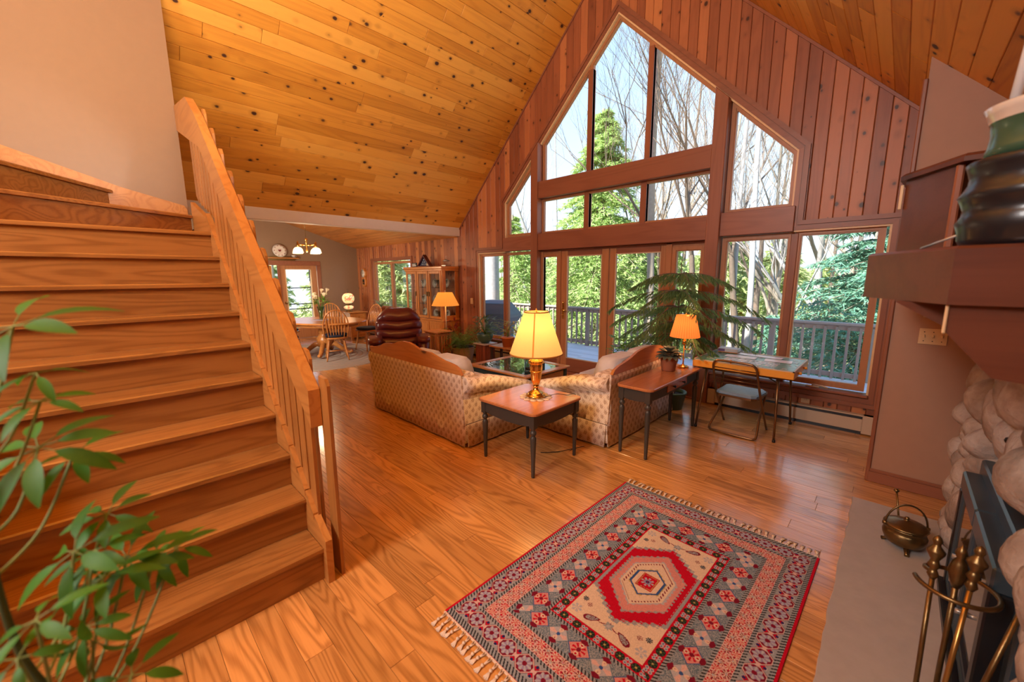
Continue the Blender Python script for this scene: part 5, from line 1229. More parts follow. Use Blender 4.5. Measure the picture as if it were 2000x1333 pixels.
# ------------------------------------------------------------------ dining room
t = thing('braided_rug', 'pale grey oval braided rug under the dining table', 'rug', (-8.75, 3.10, 0))
for k in range(13):
    q = 1-k/13; q2 = q-1/13+.004
    a_, b_ = 1.62, 1.42
    L = [[(a_*s_*math.cos(2*PI*i/48), b_*s_*math.sin(2*PI*i/48), z) for i in range(48)] for s_, z in ((q, .001), (q-.01, .012), (max(q2, .001), .012), (max(q2-.002, .0005), .001))]
    obj('braid', MB().rings(L, cap=False), GREYRUG, t)
TX, TY = -8.62, 3.22
t = thing('dining_table', 'oval golden-oak pedestal dining table with carved scroll feet', 'table', (TX, TY, .013), .35)
el = lambda s_, n=40: [(.98*s_*math.cos(2*PI*i/n), .66*s_*math.sin(2*PI*i/n)) for i in range(n)]
obj('table_top', MB().rings([[(x, y, z) for x, y in el(s_)] for s_, z in ((.97, .71), (1, .715), (1, .735), (.985, .745))], smooth=False), W_OAKX, t)
obj('apron', MB().rings([[(x, y, z) for x, y in el(s_)] for s_, z in ((.80, .64), (.80, .71))]), W_OAKX, t)
obj('pedestal', MB().lathe([(.0, .16), (.10, .16), (.12, .2), (.16, .27), (.17, .34), (.12, .42), (.10, .46), (.13, .50), (.11, .56), (.16, .64), (0, .64)], 20, flute=10, fa=.04), W_OAKZ, t)
for k in range(4):
    a = k*PI/2+.6
    pts = [(.08, 0, .22), (.18, 0, .24), (.30, 0, .16), (.40, 0, .075), (.48, 0, .05), (.53, 0, .08)]
    m = MB().tube(spline(pts, 4), [.06-.0015*i for i in range(21)], 8).xf(Matrix.Rotation(a, 4, 'Z')); obj('foot', m, W_OAKX, t)
def spindle(x, zt, splat):
    if splat: return [(.006, 0), (.007, .10), (.012, .14), (.018, .22), (.020, .28), (.011, .38), (.007, .42), (.006, zt)]
    return [(.006, 0), (.009, zt*.3), (.006, zt)]
def dchair(label, x, y, rz, proto=[None], mx=1.0):
    if proto[0] is not None:
        return dup(proto[0], (x, y, .0135), rz, label)
    t = thing('dining_chair', label, 'chair', (x, y, .0135), rz, 'arrow-back oak chairs round the dining table')
    # faces +y ; back at -y
    prof = [(.225*sg(math.cos(a))*abs(math.cos(a))**.7*(1.0+.10*math.sin(a)), .20*sg(math.sin(a))*abs(math.sin(a))**.7) for a in [2*PI*k/28 for k in range(28)]]
    obj('seat', MB().rings([[(x_*s_, y_*s_, z) for x_, y_ in prof] for s_, z in ((.9, .425), (1.05, .435), (1.05, .452), (.97, .46))]), W_OAKX, t)
    obj('cushion', MB().rings([[(x_*s_, y_*s_, z) for x_, y_ in prof] for s_, z in ((.85, .461), (.98, .475), (.97, .505), (.80, .52))]), NAVY, t)
    for sx in (-1, 1):
        for sy in (-1, 1):
            p0 = Vector((sx*.13, sy*.13, .43)); p1 = Vector((sx*.20, sy*.20-.01, 0)); pts = [p0.lerp(p1, q) for q in (0, .15, .3, .4, .5, .62, .64, .9, 1)]
            obj('leg', MB().tube(pts, [.014, .017, .021, .021, .018, .013, .018, .014, .012], 10), W_OAKZ, t)
    for sx in (-1, 1): obj('stretcher', MB().tube([(sx*.175, -.18, .17), (sx*.175, 0, .17), (sx*.175, .17, .17)], [.009, .014, .009], 8), W_OAKX, t)
    obj('stretcher', MB().tube([(-.175, 0, .17), (0, 0, .17), (.175, 0, .17)], [.009, .014, .009], 8), W_OAKX, t)
    bow = []
    for i in range(25):
        a = PI*i/24; bx_ = .235*math.cos(a); bz = .455+.55*abs(math.sin(a))**.55; tilt = -.165-(bz-.455)*.24
        bow.append((bx_*(1.0 if bz > .7 else .86+.14*(bz-.455)/.245), tilt, bz))
    obj('bow', MB().tube(bow, .0125, 8), W_OAKX, t)
    for k in range(7):
        xx = -.162+k*.054; zt = .455+.55*abs(math.sin(math.acos(min(1, abs(xx*1.02)/.235))))**.55-.455
        p = spindle(xx, zt, True); L = []
        for r_, z in p:
            yy = -.165-z*.24; xo = xx*(.86+.14*min(1, z/.245)); L.append([(xo+r_*1.1*math.cos(q), yy+min(r_, .008)*math.sin(q), .455+z) for q in (0, PI/2, PI, 3*PI/2)])
        obj('spindle', MB().rings(L, smooth=False), W_OAKZ, t)
    proto[0] = t; return t
dchair('arrow-back oak dining chair nearest to us, its back turned to the long sofa', TX+.62, TY-.02, 1.25)
dchair('arrow-back oak dining chair at the left end of the table, half hidden by the handrail', TX+.22, TY-.80, -.05)
dchair('arrow-back oak dining chair on the near right of the table, toward the cabinet', TX+.05, TY+.92, PI+.2)
dchair('arrow-back oak dining chair on the far side before the glazed dining door', TX-.95, TY-.45, -PI/2+.2)
dchair('arrow-back oak dining chair on the far right side, below the painted globe lamp', TX-.95, TY+.55, -PI/2-.3)
ob = thing('glass_bud_vase', 'tall clear glass vase of white calla lilies on the dining table', 'vase', (TX-.05, TY-.02, .7585))
obj('vase', MB().lathe([(0, 0), (.045, 0), (.04, .02), (.045, .12), (.075, .28), (.072, .28), (.04, .12), (.036, .02), (0, .015)], 20, cap=False), pane_mat('cut_glass', (.75, .86, .76), 2.5), ob)
rl = random.Random(4); sm_ = MB(); lf = MB()
for k in range(11):
    a = rl.uniform(0, 6.3); r_ = rl.uniform(.06, .17); zt = rl.uniform(.40, .56)
    P = spline([(0, 0, .03), (r_*.3*math.cos(a), r_*.3*math.sin(a), .25), (r_*math.cos(a), r_*math.sin(a), zt)], 4); sm_.tube(P, .005, 5)
    if k < 8:
        m = MB().lathe([(.006, 0), (.012, .03), (.022, .06), (.034, .085), (.038, .10)], 10, cap=False); d = Vector((math.cos(a)*.5, math.sin(a)*.5, 1))
        m.xf(Matrix.Translation(P[-1]) @ d.to_track_quat('Z', 'Y').to_matrix().to_4x4()); obj('lily_flower', m, LILY, ob)
    for j in range(5): lf.leaf(P[6], (math.cos(a+rl.uniform(-1, 1)), math.sin(a+rl.uniform(-1, 1)), rl.uniform(-.1, .8)), rl.uniform(.10, .18), .035)
obj('stems', sm_, STEM, ob); obj('leaves', lf, L_FERN, ob, kind='stuff')
ob = thing('crocheted_centrepiece', 'lilac and white crocheted mat under the lily vase', 'doily', (TX-.05, TY-.02, .7583))
m = MB().lathe([(0, -.0), (.20, 0), (.20, .002), (0, .002)], 24)
obj('mat', m, plain('lilac_crochet', (.42, .34, .42), .9), ob); ob.location.z = .7582
for c in bpy.data.objects:
    if c.name.startswith('glass_bud_vase'): c.location.z = .7605
# china cabinet
t = thing('china_cabinet', 'golden-oak china cabinet with three glazed doors and glazed side', 'cabinet', (-7.53, 5.19, 0))
cw_, cd_, chh = .70, .21, 1.86
obj('base_cabinet', MB().bbox((-cw_, -cd_, .06), (cw_, cd_, .72), .004), W_OAKZ, t)
obj('plinth', MB().bbox((-cw_-.01, -cd_-.01, 0), (cw_+.01, cd_, .07), .006), W_OAKX, t)
obj('waist_moulding', MB().bbox((-cw_-.02, -cd_-.02, .70), (cw_+.02, cd_, .735), .008), W_OAKX, t)
obj('cornice', MB().bbox((-cw_-.04, -cd_-.04, 1.80), (cw_+.04, cd_, 1.855), .012).bbox((-cw_-.02, -cd_-.02, 1.76), (cw_+.02, cd_, 1.80), .006), W_OAKX, t)
obj('back', MB().box((-cw_+.02, cd_-.02, .73), (cw_-.02, cd_-.005, 1.78)), W_OAKZ, t) if False else None
for x in (-cw_, -.235, .235, cw_-.035): obj('stile', MB().bbox((x, -cd_, .73), (x+.035, -cd_+.03, 1.77)), W_OAKZ, t)
for x in (-cw_, cw_-.03): obj('stile', MB().bbox((x, cd_-.03, .73), (x+.03, cd_, 1.77)), W_OAKZ, t)
for z in (1.04, 1.40): obj('glass_shelf', MB().box((-cw_+.02, -cd_+.05, z), (cw_-.02, cd_-.03, z+.008)), CABGL, t)
for k in range(3):
    a = -cw_+.035+k*.435; b = a+.41 if k < 2 else cw_-.035
    dd = obj('door', MB().bbox((a, -cd_-.012, .745), (a+.05, -cd_+.008, 1.76)).bbox((b-.05, -cd_-.012, .745), (b, -cd_+.008, 1.76)).bbox((a+.05, -cd_-.012, .745), (b-.05, -cd_+.008, .80)).bbox((a+.05, -cd_-.012, 1.70), (b-.05, -cd_+.008, 1.76)), W_OAKZ, t)
    obj('pane', MB().box((a+.05, -cd_-.002, .80), (b-.05, -cd_+.002, 1.70)), CABGL, dd)
    obj('latch', MB().bbox((b-.045 if k < 2 else a+.005, -cd_-.03, 1.22), (b-.005 if k < 2 else a+.045, -cd_-.012, 1.32), .004), BRASSD, dd)
    d2 = obj('lower_door', MB().bbox((a, -cd_-.014, .10), (b, -cd_-.0, .68), .004).bbox((a+.06, -cd_-.02, .16), (b-.06, -cd_-.013, .62), .004), W_OAKZ, t)
obj('side_frame', MB().bbox((cw_-.015, -cd_+.03, .73), (cw_+.002, -cd_+.09, 1.77)).bbox((cw_-.015, cd_-.09, .73), (cw_+.002, cd_-.03, 1.77)).bbox((cw_-.015, -cd_+.09, .73), (cw_+.002, cd_-.09, .82)), W_OAKZ, t)
obj('side_pane', MB().box((cw_-.008, -cd_+.09, .82), (cw_-.004, cd_-.09, 1.76)), CABGL, t)
gp = mesh('goblet', MB().lathe([(0, 0), (.03, 0), (.028, .004), (.005, .01), (.005, .07), (.03, .10), (.034, .16), (.032, .16), (.0, .10)], 12, cap=False), pane_mat('goblet_glass', (.7, .75, .75), 3.0))
pm = mesh('china_plate', MB().lathe([(0, 0), (.05, 0), (.095, .012), (.097, .014), (0, .005)], 20).xf(Matrix.Rotation(PI/2-.15, 4, 'X')), PORC)
n_ = 0
for z, lev in ((.7355, 'bottom'), (1.0485, 'middle'), (1.4085, 'top')):
    for k in range(9):
        x = -7.53-.58+k*.145
        if k % 3 == 1: o = obj('china_plate', pm, None, None, (x, 5.30, z+.092)); tag(o, 'white plate standing on the %s shelf of the china cabinet' % lev, 'plate', 'plates in the china cabinet, %s shelf' % lev)
        else: o = obj('goblet', gp, None, None, (x, 5.16+.05*(k % 2), z)); tag(o, 'stemmed glass goblet on the %s shelf of the china cabinet' % lev, 'glass', 'goblets in the china cabinet, %s shelf' % lev)
# things on the cabinet
t = thing('flag_case', 'triangular dark-red display case with folded starry flag on the china cabinet', 'case', (-7.72, 5.17, 1.856))
tri = [(-.27, 0), (.27, 0), (0, .27)]; tin = offset(tri, -.028)
for i in range(3):
    j = (i+1) % 3; obj('frame_side', MB().prism([tri[i], tri[j], tin[j], tin[i]], (0, .04, 0), (1, 0, 0), (0, 0, 1), (0, -1, 0), .09, .003), plain('oxblood_frame', (.09, .012, .015), .25, coat=.4), t)
obj('folded_flag', MB().prism(tin, (0, .03, 0), (1, 0, 0), (0, 0, 1), (0, -1, 0), .035), plain('flag_blue', (.03, .045, .10), .7), t)
sm_ = MB()
for (x, z) in ((-.10, .06), (-.03, .06), (.04, .06), (-.07, .11), (0, .11), (-.035, .16), (.03, .16), (0, .205)):
    pl = [(x+(.016 if i % 2 == 0 else .007)*math.sin(i*PI/5), z+(.016 if i % 2 == 0 else .007)*math.cos(i*PI/5)) for i in range(10)]; sm_.prism(pl, (0, -.005, 0), (1, 0, 0), (0, 0, 1), (0, -1, 0), .002)
obj('star', sm_, WHITE, t, kind='stuff')
obj('cream_stripe', MB().prism([(.07, .03), (.19, .03), (.09, .13)], (0, -.005, 0), (1, 0, 0), (0, 0, 1), (0, -1, 0), .003), CREAMP, t)
t = thing('picture_frame', 'small dark lettered plaque beside the flag case on the cabinet', 'frame', (-8.08, 5.13, 1.856)); obj('plaque', MB().bbox((-.10, -.01, 0), (.10, .01, .10), .003), BLACKM, t); obj('pale_mat', MB().box((-.08, -.012, .025), (.08, -.0095, .045)).box((-.08, -.012, .06), (.06, -.0095, .075)), WHITE, t)
t = thing('lantern', 'small glass and pewter lantern at the right end of the cabinet top', 'lantern', (-6.97, 5.2, 1.856))
obj('lantern_base', MB().bbox((-.07, -.07, 0), (.07, .07, .03), .004), STEELB, t); obj('lantern_glass', MB().box((-.055, -.055, .03), (.055, .055, .11)), CABGL, t)
obj('lantern_cap', MB().lathe([(.08, .11), (.04, .14), (.015, .15), (0, .16)], 12), STEELB, t); obj('ring', MB().tube([(.022*math.cos(a), 0, .185+.028*math.sin(a)) for a in [2*PI*i/14 for i in range(15)]], .003, 5), STEELB, t)
# wall clock
t = thing('wall_clock', 'octagonal oak schoolhouse clock on the board wall near the corner', 'clock', (-11.14, 5.418, 1.74))
oc = [(.15*math.cos(PI/8+i*PI/4), .15*math.sin(PI/8+i*PI/4)) for i in range(8)]
obj('case_ring', MB().prism(oc, (0, 0, 0), (1, 0, 0), (0, 0, 1), (0, -1, 0), .07, .012), W_OAKX, t)
obj('dial', MB().lathe([(0, 0), (.112, 0), (.115, .006), (0, .007)], 24).xf(Matrix.Translation((0, -.07, 0)) @ Matrix.Rotation(PI/2, 4, 'X')), WHITE, t)
hd = MB().box((-.003, -.082, 0), (.003, -.079, .075)).box((0, -.082, -.003), (.05, -.079, .003))
for i in range(12): a = i*PI/6; hd.box((.095*math.sin(a)-.004, -.08, .095*math.cos(a)-.007), (.095*math.sin(a)+.004, -.078, .095*math.cos(a)+.007))
obj('hands_and_marks', hd, BLACKM, t)
obj('pendulum_box', MB().prism([(-.09, -.12), (.09, -.12), (.09, -.33), (.05, -.38), (-.05, -.38), (-.09, -.33)], (0, 0, 0), (1, 0, 0), (0, 0, 1), (0, -1, 0), .06, .008), W_OAKZ, t)
obj('pendulum_window', MB().box((-.055, -.063, -.31), (.055, -.060, -.17)), BLACKM, t); obj('pendulum_bob', MB().lathe([(0, 0), (.03, 0), (.03, .004), (0, .005)], 14).xf(Matrix.Translation((0, -.064, -.26)) @ Matrix.Rotation(PI/2, 4, 'X')), BRASS, t)
# chandelier
t = thing('chandelier', 'brass chandelier with frosted bell shades over the dining table', 'chandelier', (-9.2, 3.21, 2.13))
obj('stem', MB().lathe([(0, .04), (.015, .04), (.025, .06), (.018, .1), (.022, .16), (.02, .27), (.035, .29), (.03, .31), (.01, .33), (0, .34)], 14), BRASS, t)
obj('chain', MB().tube([(0, 0, .33), (0, 0, 1.00)], .005, 6), BRASSD, t)
obj('ceiling_rose', MB().lathe([(0, .985), (.06, .985), (.05, 1.005), (0, 1.01)], 16), BRASS, t)
GSH = glow('frosted_bell_glass', (1.0, .80, .50), .9, (.95, .85, .65))
for k in range(4):
    a = k*PI/2+.5; c, s_ = math.cos(a), math.sin(a); R = .24
    obj('arm', MB().tube([(c*.02, s_*.02, .19), (c*R, s_*R, .19)], .012, 8).lathe([(0, .13), (.018, .13), (.022, .16), (.018, .20), (.014, .23), (.008, .25), (0, .26)], 12, (c*R, s_*R, 0)), BRASS, t)
    obj('shade', MB().lathe([(.022, .135), (.06, .12), (.085, .09), (.098, .03), (.100, .015)], 24, (c*R, s_*R, 0), cap=False), GSH, t)
bulb('chandelier_bulb', (-9.2, 3.21, 2.0), 34, (1, .75, .45), .1)
# plate rail over the door
t = thing('plate_shelf', 'dark carved plate shelf over the dining door', 'shelf', (-11.6, 3.32, 2.12))
obj('board', MB().bbox((.0, -.48, 0), (.12, .48, .025), .004), W_OAKX, t)
obj('gallery', MB().bbox((.10, -.48, .025), (.11, .48, .055), .002).prism([(-.45, 0), (.45, 0), (.38, -.05), (-.38, -.05)], (.02, 0, 0), (0, 1, 0), (0, 0, 1), (1, 0, 0), .02), BRASSD, t)
pl_ = MB().lathe([(0, 0), (.10, 0), (.165, .018), (.17, .02), (.10, .006), (0, .006)], 28); pl_.xf(Matrix.Rotation(PI/2-.18, 4, 'Y'))
o = thing('display_plate', 'large white plate with red heart pattern standing in the middle of the plate shelf', 'plate', (-11.53, 3.36, 2.318)); obj('plate', pl_, PORC, o)
hm_ = MB()
for a in range(9): hm_.lathe([(0, 0), (.014, 0), (0, .004)], 6).v[-18:] if False else None
hh = [(0, -.035), (.032, 0), (.03, .022), (.015, .026), (0, .014), (-.015, .026), (-.03, .022), (-.032, 0)]
hm_.prism(hh, (.020, 0, 0), (0, 1, 0), (-.18, 0, .98), (1, 0, .18), .003)
for k in range(10):
    a = 2*PI*k/10; cy_2, cz_2 = .125*math.cos(a), .125*math.sin(a); hm_.prism([(cy_2+x*.4, cz_2+z*.4) for x, z in hh], (.026, 0, 0), (0, 1, 0), (-.18, 0, .98), (1, 0, .18), .003)
obj('heart_motifs', hm_, plain('dusky_red_print', (.20, .03, .03), .4), o, kind='stuff')
for y, lb in ((2.98, 'white cup and saucer at the left end of the plate shelf'), (3.68, 'white cup and saucer at the right end of the plate shelf')):
    o = thing('teacup', lb, 'cup', (-11.54, y, 2.146)); obj('saucer', MB().lathe([(0, 0), (.03, 0), (.07, .012), (0, .006)], 18), PORC, o); obj('cup', MB().lathe([(.02, .01), (.035, .02), (.048, .065), (.045, .065), (.03, .02), (0, .015)], 18, cap=False), PORC, o)
    obj('handle', MB().tube([(.0, .045+.022*math.sin(a), .042+.02*math.cos(a)) for a in [PI*i/8 for i in range(9)]], .004, 5), PORC, o)
# painted globe lamp on a little chest in the corner
t = thing('side_chest', 'low oak chest in the dining corner under the painted lamp', 'chest', (-10.55, 4.72, 0))
obj('case', MB().bbox((-.32, -.22, .06), (.32, .22, .70), .006), W_OAKX, t); obj('chest_top', MB().bbox((-.35, -.25, .70), (.35, .25, .73), .006), W_OAKX, t)
for sx in (-1, 1):
    for sy in (-1, 1): obj('foot', MB().bbox((sx*.28-.03, sy*.18-.03, 0), (sx*.28+.03, sy*.18+.03, .06), .004), W_OAKX, t)
for z in (.12, .32, .51):
    d_ = obj('drawer', MB().bbox((.315, -.19, z), (.332, .19, z+.17), .004), W_OAKX, t); obj('knob', MB().lathe([(0, 0), (.008, 0), (.014, .018), (0, .024)], 10).xf(Matrix.Translation((.332, 0, z+.085)) @ Matrix.Rotation(PI/2, 4, 'Y')), BRASS, d_)
t = thing('painted_globe_lamp', 'antique lamp with two glowing painted glass globes in the dining corner', 'lamp', (-10.55, 4.62, .7305))
gm_ = NT('painted_globe'); gn = gm_.noise(gm_.obj(), 7.0, 3.0, .4)
gc = gm_.ramp(gn, [(.32, (.10, .42, .25)), (.44, (.85, .75, .40)), (.52, (.95, .55, .25)), (.6, (.85, .12, .06)), (.7, (.9, .7, .5))]); em_ = gm_.n('Emission'); gm_.l(gc, em_.inputs[0]); em_.inputs[1].default_value = .62
gm_.l(gc, gm_.b.inputs['Base Color']); ad_ = gm_.n('AddShader'); gm_.l(gm_.b.outputs[0], ad_.inputs[0]); gm_.l(em_.outputs[0], ad_.inputs[1]); gm_.l(ad_.outputs[0], gm_.out.inputs[0]); gm_.b.inputs['Roughness'].default_value = .2
obj('brass_foot', MB().lathe([(0, 0), (.09, 0), (.085, .02), (.05, .04), (.045, .06), (0, .06)], 20), BRASSD, t)
obj('lower_globe', MB().lathe([(.045, .06), (.10, .075), (.125, .10), (.12, .135), (.07, .16), (.05, .165)], 24), gm_.m, t)
obj('collar', MB().lathe([(0, .16), (.06, .16), (.045, .19), (.08, .21), (.075, .22), (0, .225)], 20), BRASSD, t)
obj('upper_globe', MB().lathe([(.07, .215), (.12, .25), (.148, .30), (.155, .35), (.145, .41), (.11, .46), (.06, .485)], 24), gm_.m, t)
obj('chimney', MB().lathe([(.022, .48), (.024, .52), (.020, .60), (.018, .60), (.018, .48)], 14, cap=False), CABGL, t)
bulb('painted_lamp_bulb', (-10.35, 4.5, 1.45), 5, (1, .7, .4), .08)
# stand and fern at the dining window
t = thing('plant_pedestal', 'wooden pedestal at the dining window holding the grassy houseplant', 'stand', (-9.72, 5.12, 0))
obj('top', MB().bbox((-.20, -.16, .70), (.20, .16, .72), .004), W_OAKX, t)
for sx in (-1, 1):
    for sy in (-1, 1): obj('leg', MB().bbox((sx*.16-.015, sy*.12-.015, 0), (sx*.16+.015, sy*.12+.015, .70), .003), W_OAKZ, t)
# switches and sockets
def plate(label, x, y, z, w_, h_, n, sock=False):
    t = thing('outlet' if sock else 'light_switch', label, 'outlet' if sock else 'switch', (x, y, z))
    obj('cover_plate', MB().bbox((-w_/2, -.006, -h_/2), (w_/2, 0, h_/2), .003), CREAMP, t)
    for k in range(n):
        xx = (k-(n-1)/2)*.046
        if sock:
            for zz in (-.02, .02): obj('socket', MB().bbox((-.016, -.009, zz-.014), (.016, -.005, zz+.014), .002), CREAMP, t); obj('slots', MB().box((-.008, -.0095, zz-.005), (-.005, -.0088, zz+.006)).box((.005, -.0095, zz-.005), (.008, -.0088, zz+.006)), BLACKM, t)
        else:
            tg = obj('toggle', MB().bbox((xx-.005, -.018, -.006), (xx+.005, -.005, .014), .002), CREAMP, t); obj('screws', MB().box((xx-.003, -.007, .03), (xx+.003, -.0058, .036)).box((xx-.003, -.007, -.036), (xx+.003, -.0058, -.03)), BLACKM, t)
plate('single cream switch plate on the board wall left of the windows', -6.42, 5.42, 1.135, .08, .12, 1)
plate('cream outlet under the right window above the baseboard heater', S(2.515), 5.42, .272, .08, .115, 1, True)
plate('triple cream switch plate on the pink panel wall, lower of the two', .205, 4.16, 1.20, .145, .115, 3)
plate('cream switch plate half hidden by the mantel corbel, upper of the two', .20, 4.16, 1.395, .12, .115, 2)
# ------------------------------------------------------------------ houseplants
def pot(t, r0, r1, h, mat, rim=.008, n=24, name='pot'):
    obj(name, MB().lathe([(0, 0), (r0, 0), (r1, h), (r1+rim, h), (r1+rim, h+.02), (r1-.008, h+.02), (r1-.012, h-.02), (0, h-.02)], n), mat, t)
    obj('soil', MB().lathe([(0, h-.018), (r1-.012, h-.018), (0, h-.008)], n), SOIL, t)
rp = random.Random(8)
# Norfolk pine
t = thing('norfolk_pine', 'tall potted Norfolk pine with drooping tiers behind the console table', 'plant', (-1.90, 4.86, 0))
pot(t, .105, .145, .20, GREENPOT, name='green_pot')
T = MB().tube(spline([(0, 0, .18), (.01, 0, .6), (-.01, .01, 1.1), (0, 0, 1.72), (0, 0, 1.84)], 4), [.014-.0007*i for i in range(17)], 8)
NV, NF = [], []
def needles(c, d, L, n, ln, rng, hang=.5):
    for k in range(n):
        q = (k+rng.random())/n; p = c+d*(L*q)
        dn = (d*.9+Vector((rng.uniform(-.5, .5), rng.uniform(-.5, .5), -hang+rng.uniform(-.5, .3)))).normalized()
        s_ = dn.cross(Vector((rng.uniform(-1, 1), rng.uniform(-1, 1), .4))).normalized()*.0030; n0 = len(NV)
        NV.extend([p-s_, p+s_, p+dn*ln*rng.uniform(.7, 1.2)]); NF.append((n0, n0+1, n0+2))
for (z, nb, L) in ((1.66, 5, .62), (1.46, 6, .80), (1.27, 6, .82), (1.08, 6, .74), (.92, 5, .52)):
    a0 = rp.uniform(0, 6.3)
    for b in range(nb):
        a = a0+2*PI*b/nb+rp.uniform(-.12, .12); LL = L*rp.uniform(.85, 1.1)
        if -1.2 < math.sin(a) and math.sin(a) > .62: LL = min(LL, .30/math.sin(a))       # window side
        P = [Vector((math.cos(a)*LL*q, math.sin(a)*LL*q, z+.10*q-.42*LL*q*q)) for q in [i/9 for i in range(10)]]
        T.tube(P, [.006-.0005*i for i in range(10)], 5, False)
        for i in range(1, 10):
            for sd in (-1, 1):
                for rep in range(2):
                    aa = a+sd*rp.uniform(.35, .9); tl = .21*(1-.45*i/9)*rp.uniform(.7, 1.15); c = P[i].lerp(P[i-1], rp.random())
                    d = Vector((math.cos(aa), math.sin(aa), -.55-rp.random()*.5)).normalized(); needles(c, d, tl, 44, .045, rp, .9)
        for k in range(3):
            needles(P[3*k], (P[3*k+3]-P[3*k]), 1.0, 26, .035, rp, .7)
m = MB(); m.add(NV, NF); obj('needles', m, L_NORF, t, kind='stuff'); obj('stem', T, BARKD, t)
def bushy(t, c, n, rad, h, ll, lw, mat, rng, droop=.3, up=.5, name='foliage', stem=True):
    m = MB(); s_ = MB()
    for k in range(n):
        a = rng.uniform(0, 6.3); r_ = rad*math.sqrt(rng.random()); zz = h*rng.uniform(.15, 1)
        p = Vector((c[0]+r_*math.cos(a), c[1]+r_*math.sin(a), c[2]+zz))
        if stem and k % 4 == 0: s_.tube([(c[0], c[1], c[2]), (c[0]+r_*.5*math.cos(a), c[1]+r_*.5*math.sin(a), c[2]+zz*.7), tuple(p)], .003, 4, False)
        m.leaf(p, (math.cos(a+rng.uniform(-.7, .7)), math.sin(a+rng.uniform(-.7, .7)), rng.uniform(-.2, up)), ll*rng.uniform(.6, 1.2), lw*rng.uniform(.7, 1.2), droop=droop, seg=3)
    obj(name, m, mat, t, kind='stuff')
    if stem: obj('stems', s_, STEM, t, kind='stuff')
def fern(t, c, n, L, mat, rng, rise=.6, wd=.05, a0=0, a1=6.3):
    m = MB(); s_ = MB()
    for k in range(n):
        a = rng.uniform(a0, a1); l_ = L*rng.uniform(.6, 1.1); rz2 = rise*rng.uniform(.5, 1.2)
        P = [Vector((c[0]+math.cos(a)*l_*q, c[1]+math.sin(a)*l_*q, c[2]+l_*(rz2*q*1.6-1.1*q*q))) for q in [i/10 for i in range(11)]]
        s_.tube(P, .0018, 3, False); sd = Vector((-math.sin(a), math.cos(a), 0))
        for i in range(1, 11):
            for s2_ in (-1, 1):
                m.leaf(P[i], sd*s2_+(P[i]-P[i-1]).normalized()*.6, wd*(1.15-.09*i), .015, droop=.3, seg=2)
    obj('fronds', m, mat, t, kind='stuff'); obj('frond_stems', s_, STEM, t, kind='stuff')
BASK = plain('woven_basket', (.42, .20, .09), .7, bumpn=90, bs=.6); BASKP = plain('pale_basket', (.45, .32, .20), .7, bumpn=90, bs=.6)
def basket(t, r0, r1, h, mat, n=22):
    m = MB(); k = 9
    L = [[((r0+(r1-r0)*j/k+.004*(1 if (i+j) % 2 else -1))*math.cos(2*PI*i/(2*n)), (r0+(r1-r0)*j/k+.004*(1 if (i+j) % 2 else -1))*math.sin(2*PI*i/(2*n)), h*j/k) for i in range(2*n)] for j in range(k+1)]
    m.rings(L, True); obj('basket_body', m, mat, t)
    obj('basket_rim', MB().tube([(r1*1.03*math.cos(2*PI*i/24), r1*1.03*math.sin(2*PI*i/24), h) for i in range(25)], .008, 6), mat, t)
    obj('soil', MB().lathe([(0, h+.001), (r1*.95, h+.001), (0, h+.01)], 20), SOIL, t)
t = thing('basket_violet', 'grey-leaved violet in a reddish basket on the console table', 'plant', (-1.655, 4.05, .6655))
basket(t, .062, .085, .155, plain('red_brown_basket', (.36, .12, .055), .7, bumpn=90, bs=.6))
mv = MB()
for ring_, (n, r_, z) in enumerate(((9, .02, .20), (12, .05, .185), (14, .075, .175), (14, .09, .165))):
    for k in range(n):
        a = 2*PI*k/n+ring_*.4+rp.uniform(-.15, .15); mv.leaf((r_*.5*math.cos(a), r_*.5*math.sin(a), z), (math.cos(a), math.sin(a), .95-.30*ring_), .085+.006*ring_, .060, droop=.05+.10*ring_, fold=.25, seg=4)
obj('leaves', mv, L_SUCC, t, kind='stuff')
t = thing('bright_shrub_plant', 'bright green bushy plant at the door, left of the Norfolk pine', 'plant', (-2.60, 4.96, 0)); pot(t, .10, .14, .22, TERRA)
bushy(t, (0, 0, .24), 260, .22, .62, .085, .055, leafmat('bright_leaf', (.20, .42, .04), (.08, .24, .03), .35), rp, .3, .6)
t = thing('trailing_plant', 'wispy green plant rising left of the Norfolk pine trunk', 'plant', (-2.30, 5.12, 0)); pot(t, .08, .11, .18, TERRA)
bushy(t, (0, 0, .5), 70, .16, .75, .09, .04, leafmat('wisp_leaf', (.12, .34, .05), (.06, .2, .04), .35), rp, .4, .3)
# the group at the left windows
t = thing('large_fern', 'feathery bright green fern in a pale ribbed basket before the left window', 'plant', (-5.98, 4.80, 0)); basket(t, .17, .22, .30, BASKP); fern(t, (0, 0, .32), 95, .58, L_FERN, rp, .95, .075)
t = thing('olive_fern', 'olive green bushy fern left of the bright one, beside the slatted stand', 'plant', (-6.42, 5.0, 0)); pot(t, .13, .17, .24, plain('dark_pot', (.06, .05, .03), .5)); fern(t, (0, 0, .26), 60, .36, leafmat('olive_leaf', (.20, .34, .07), (.10, .20, .05), .35), rp, 1.0, .05)
t = thing('wire_basket', 'low pale wicker basket with arched wire handle on the floor before the ferns', 'basket', (-6.02, 4.45, 0)); basket(t, .15, .18, .07, BASKP)
obj('wire_handle', MB().tube([(.17*math.cos(a), .0, .07+.30*math.sin(a)) for a in [PI*i/14 for i in range(15)]], .005, 6), BLACKM, t)
t = thing('slatted_crate', 'red-brown slatted wooden plant box under the green pot', 'stand', (-5.38, 4.84, 0))
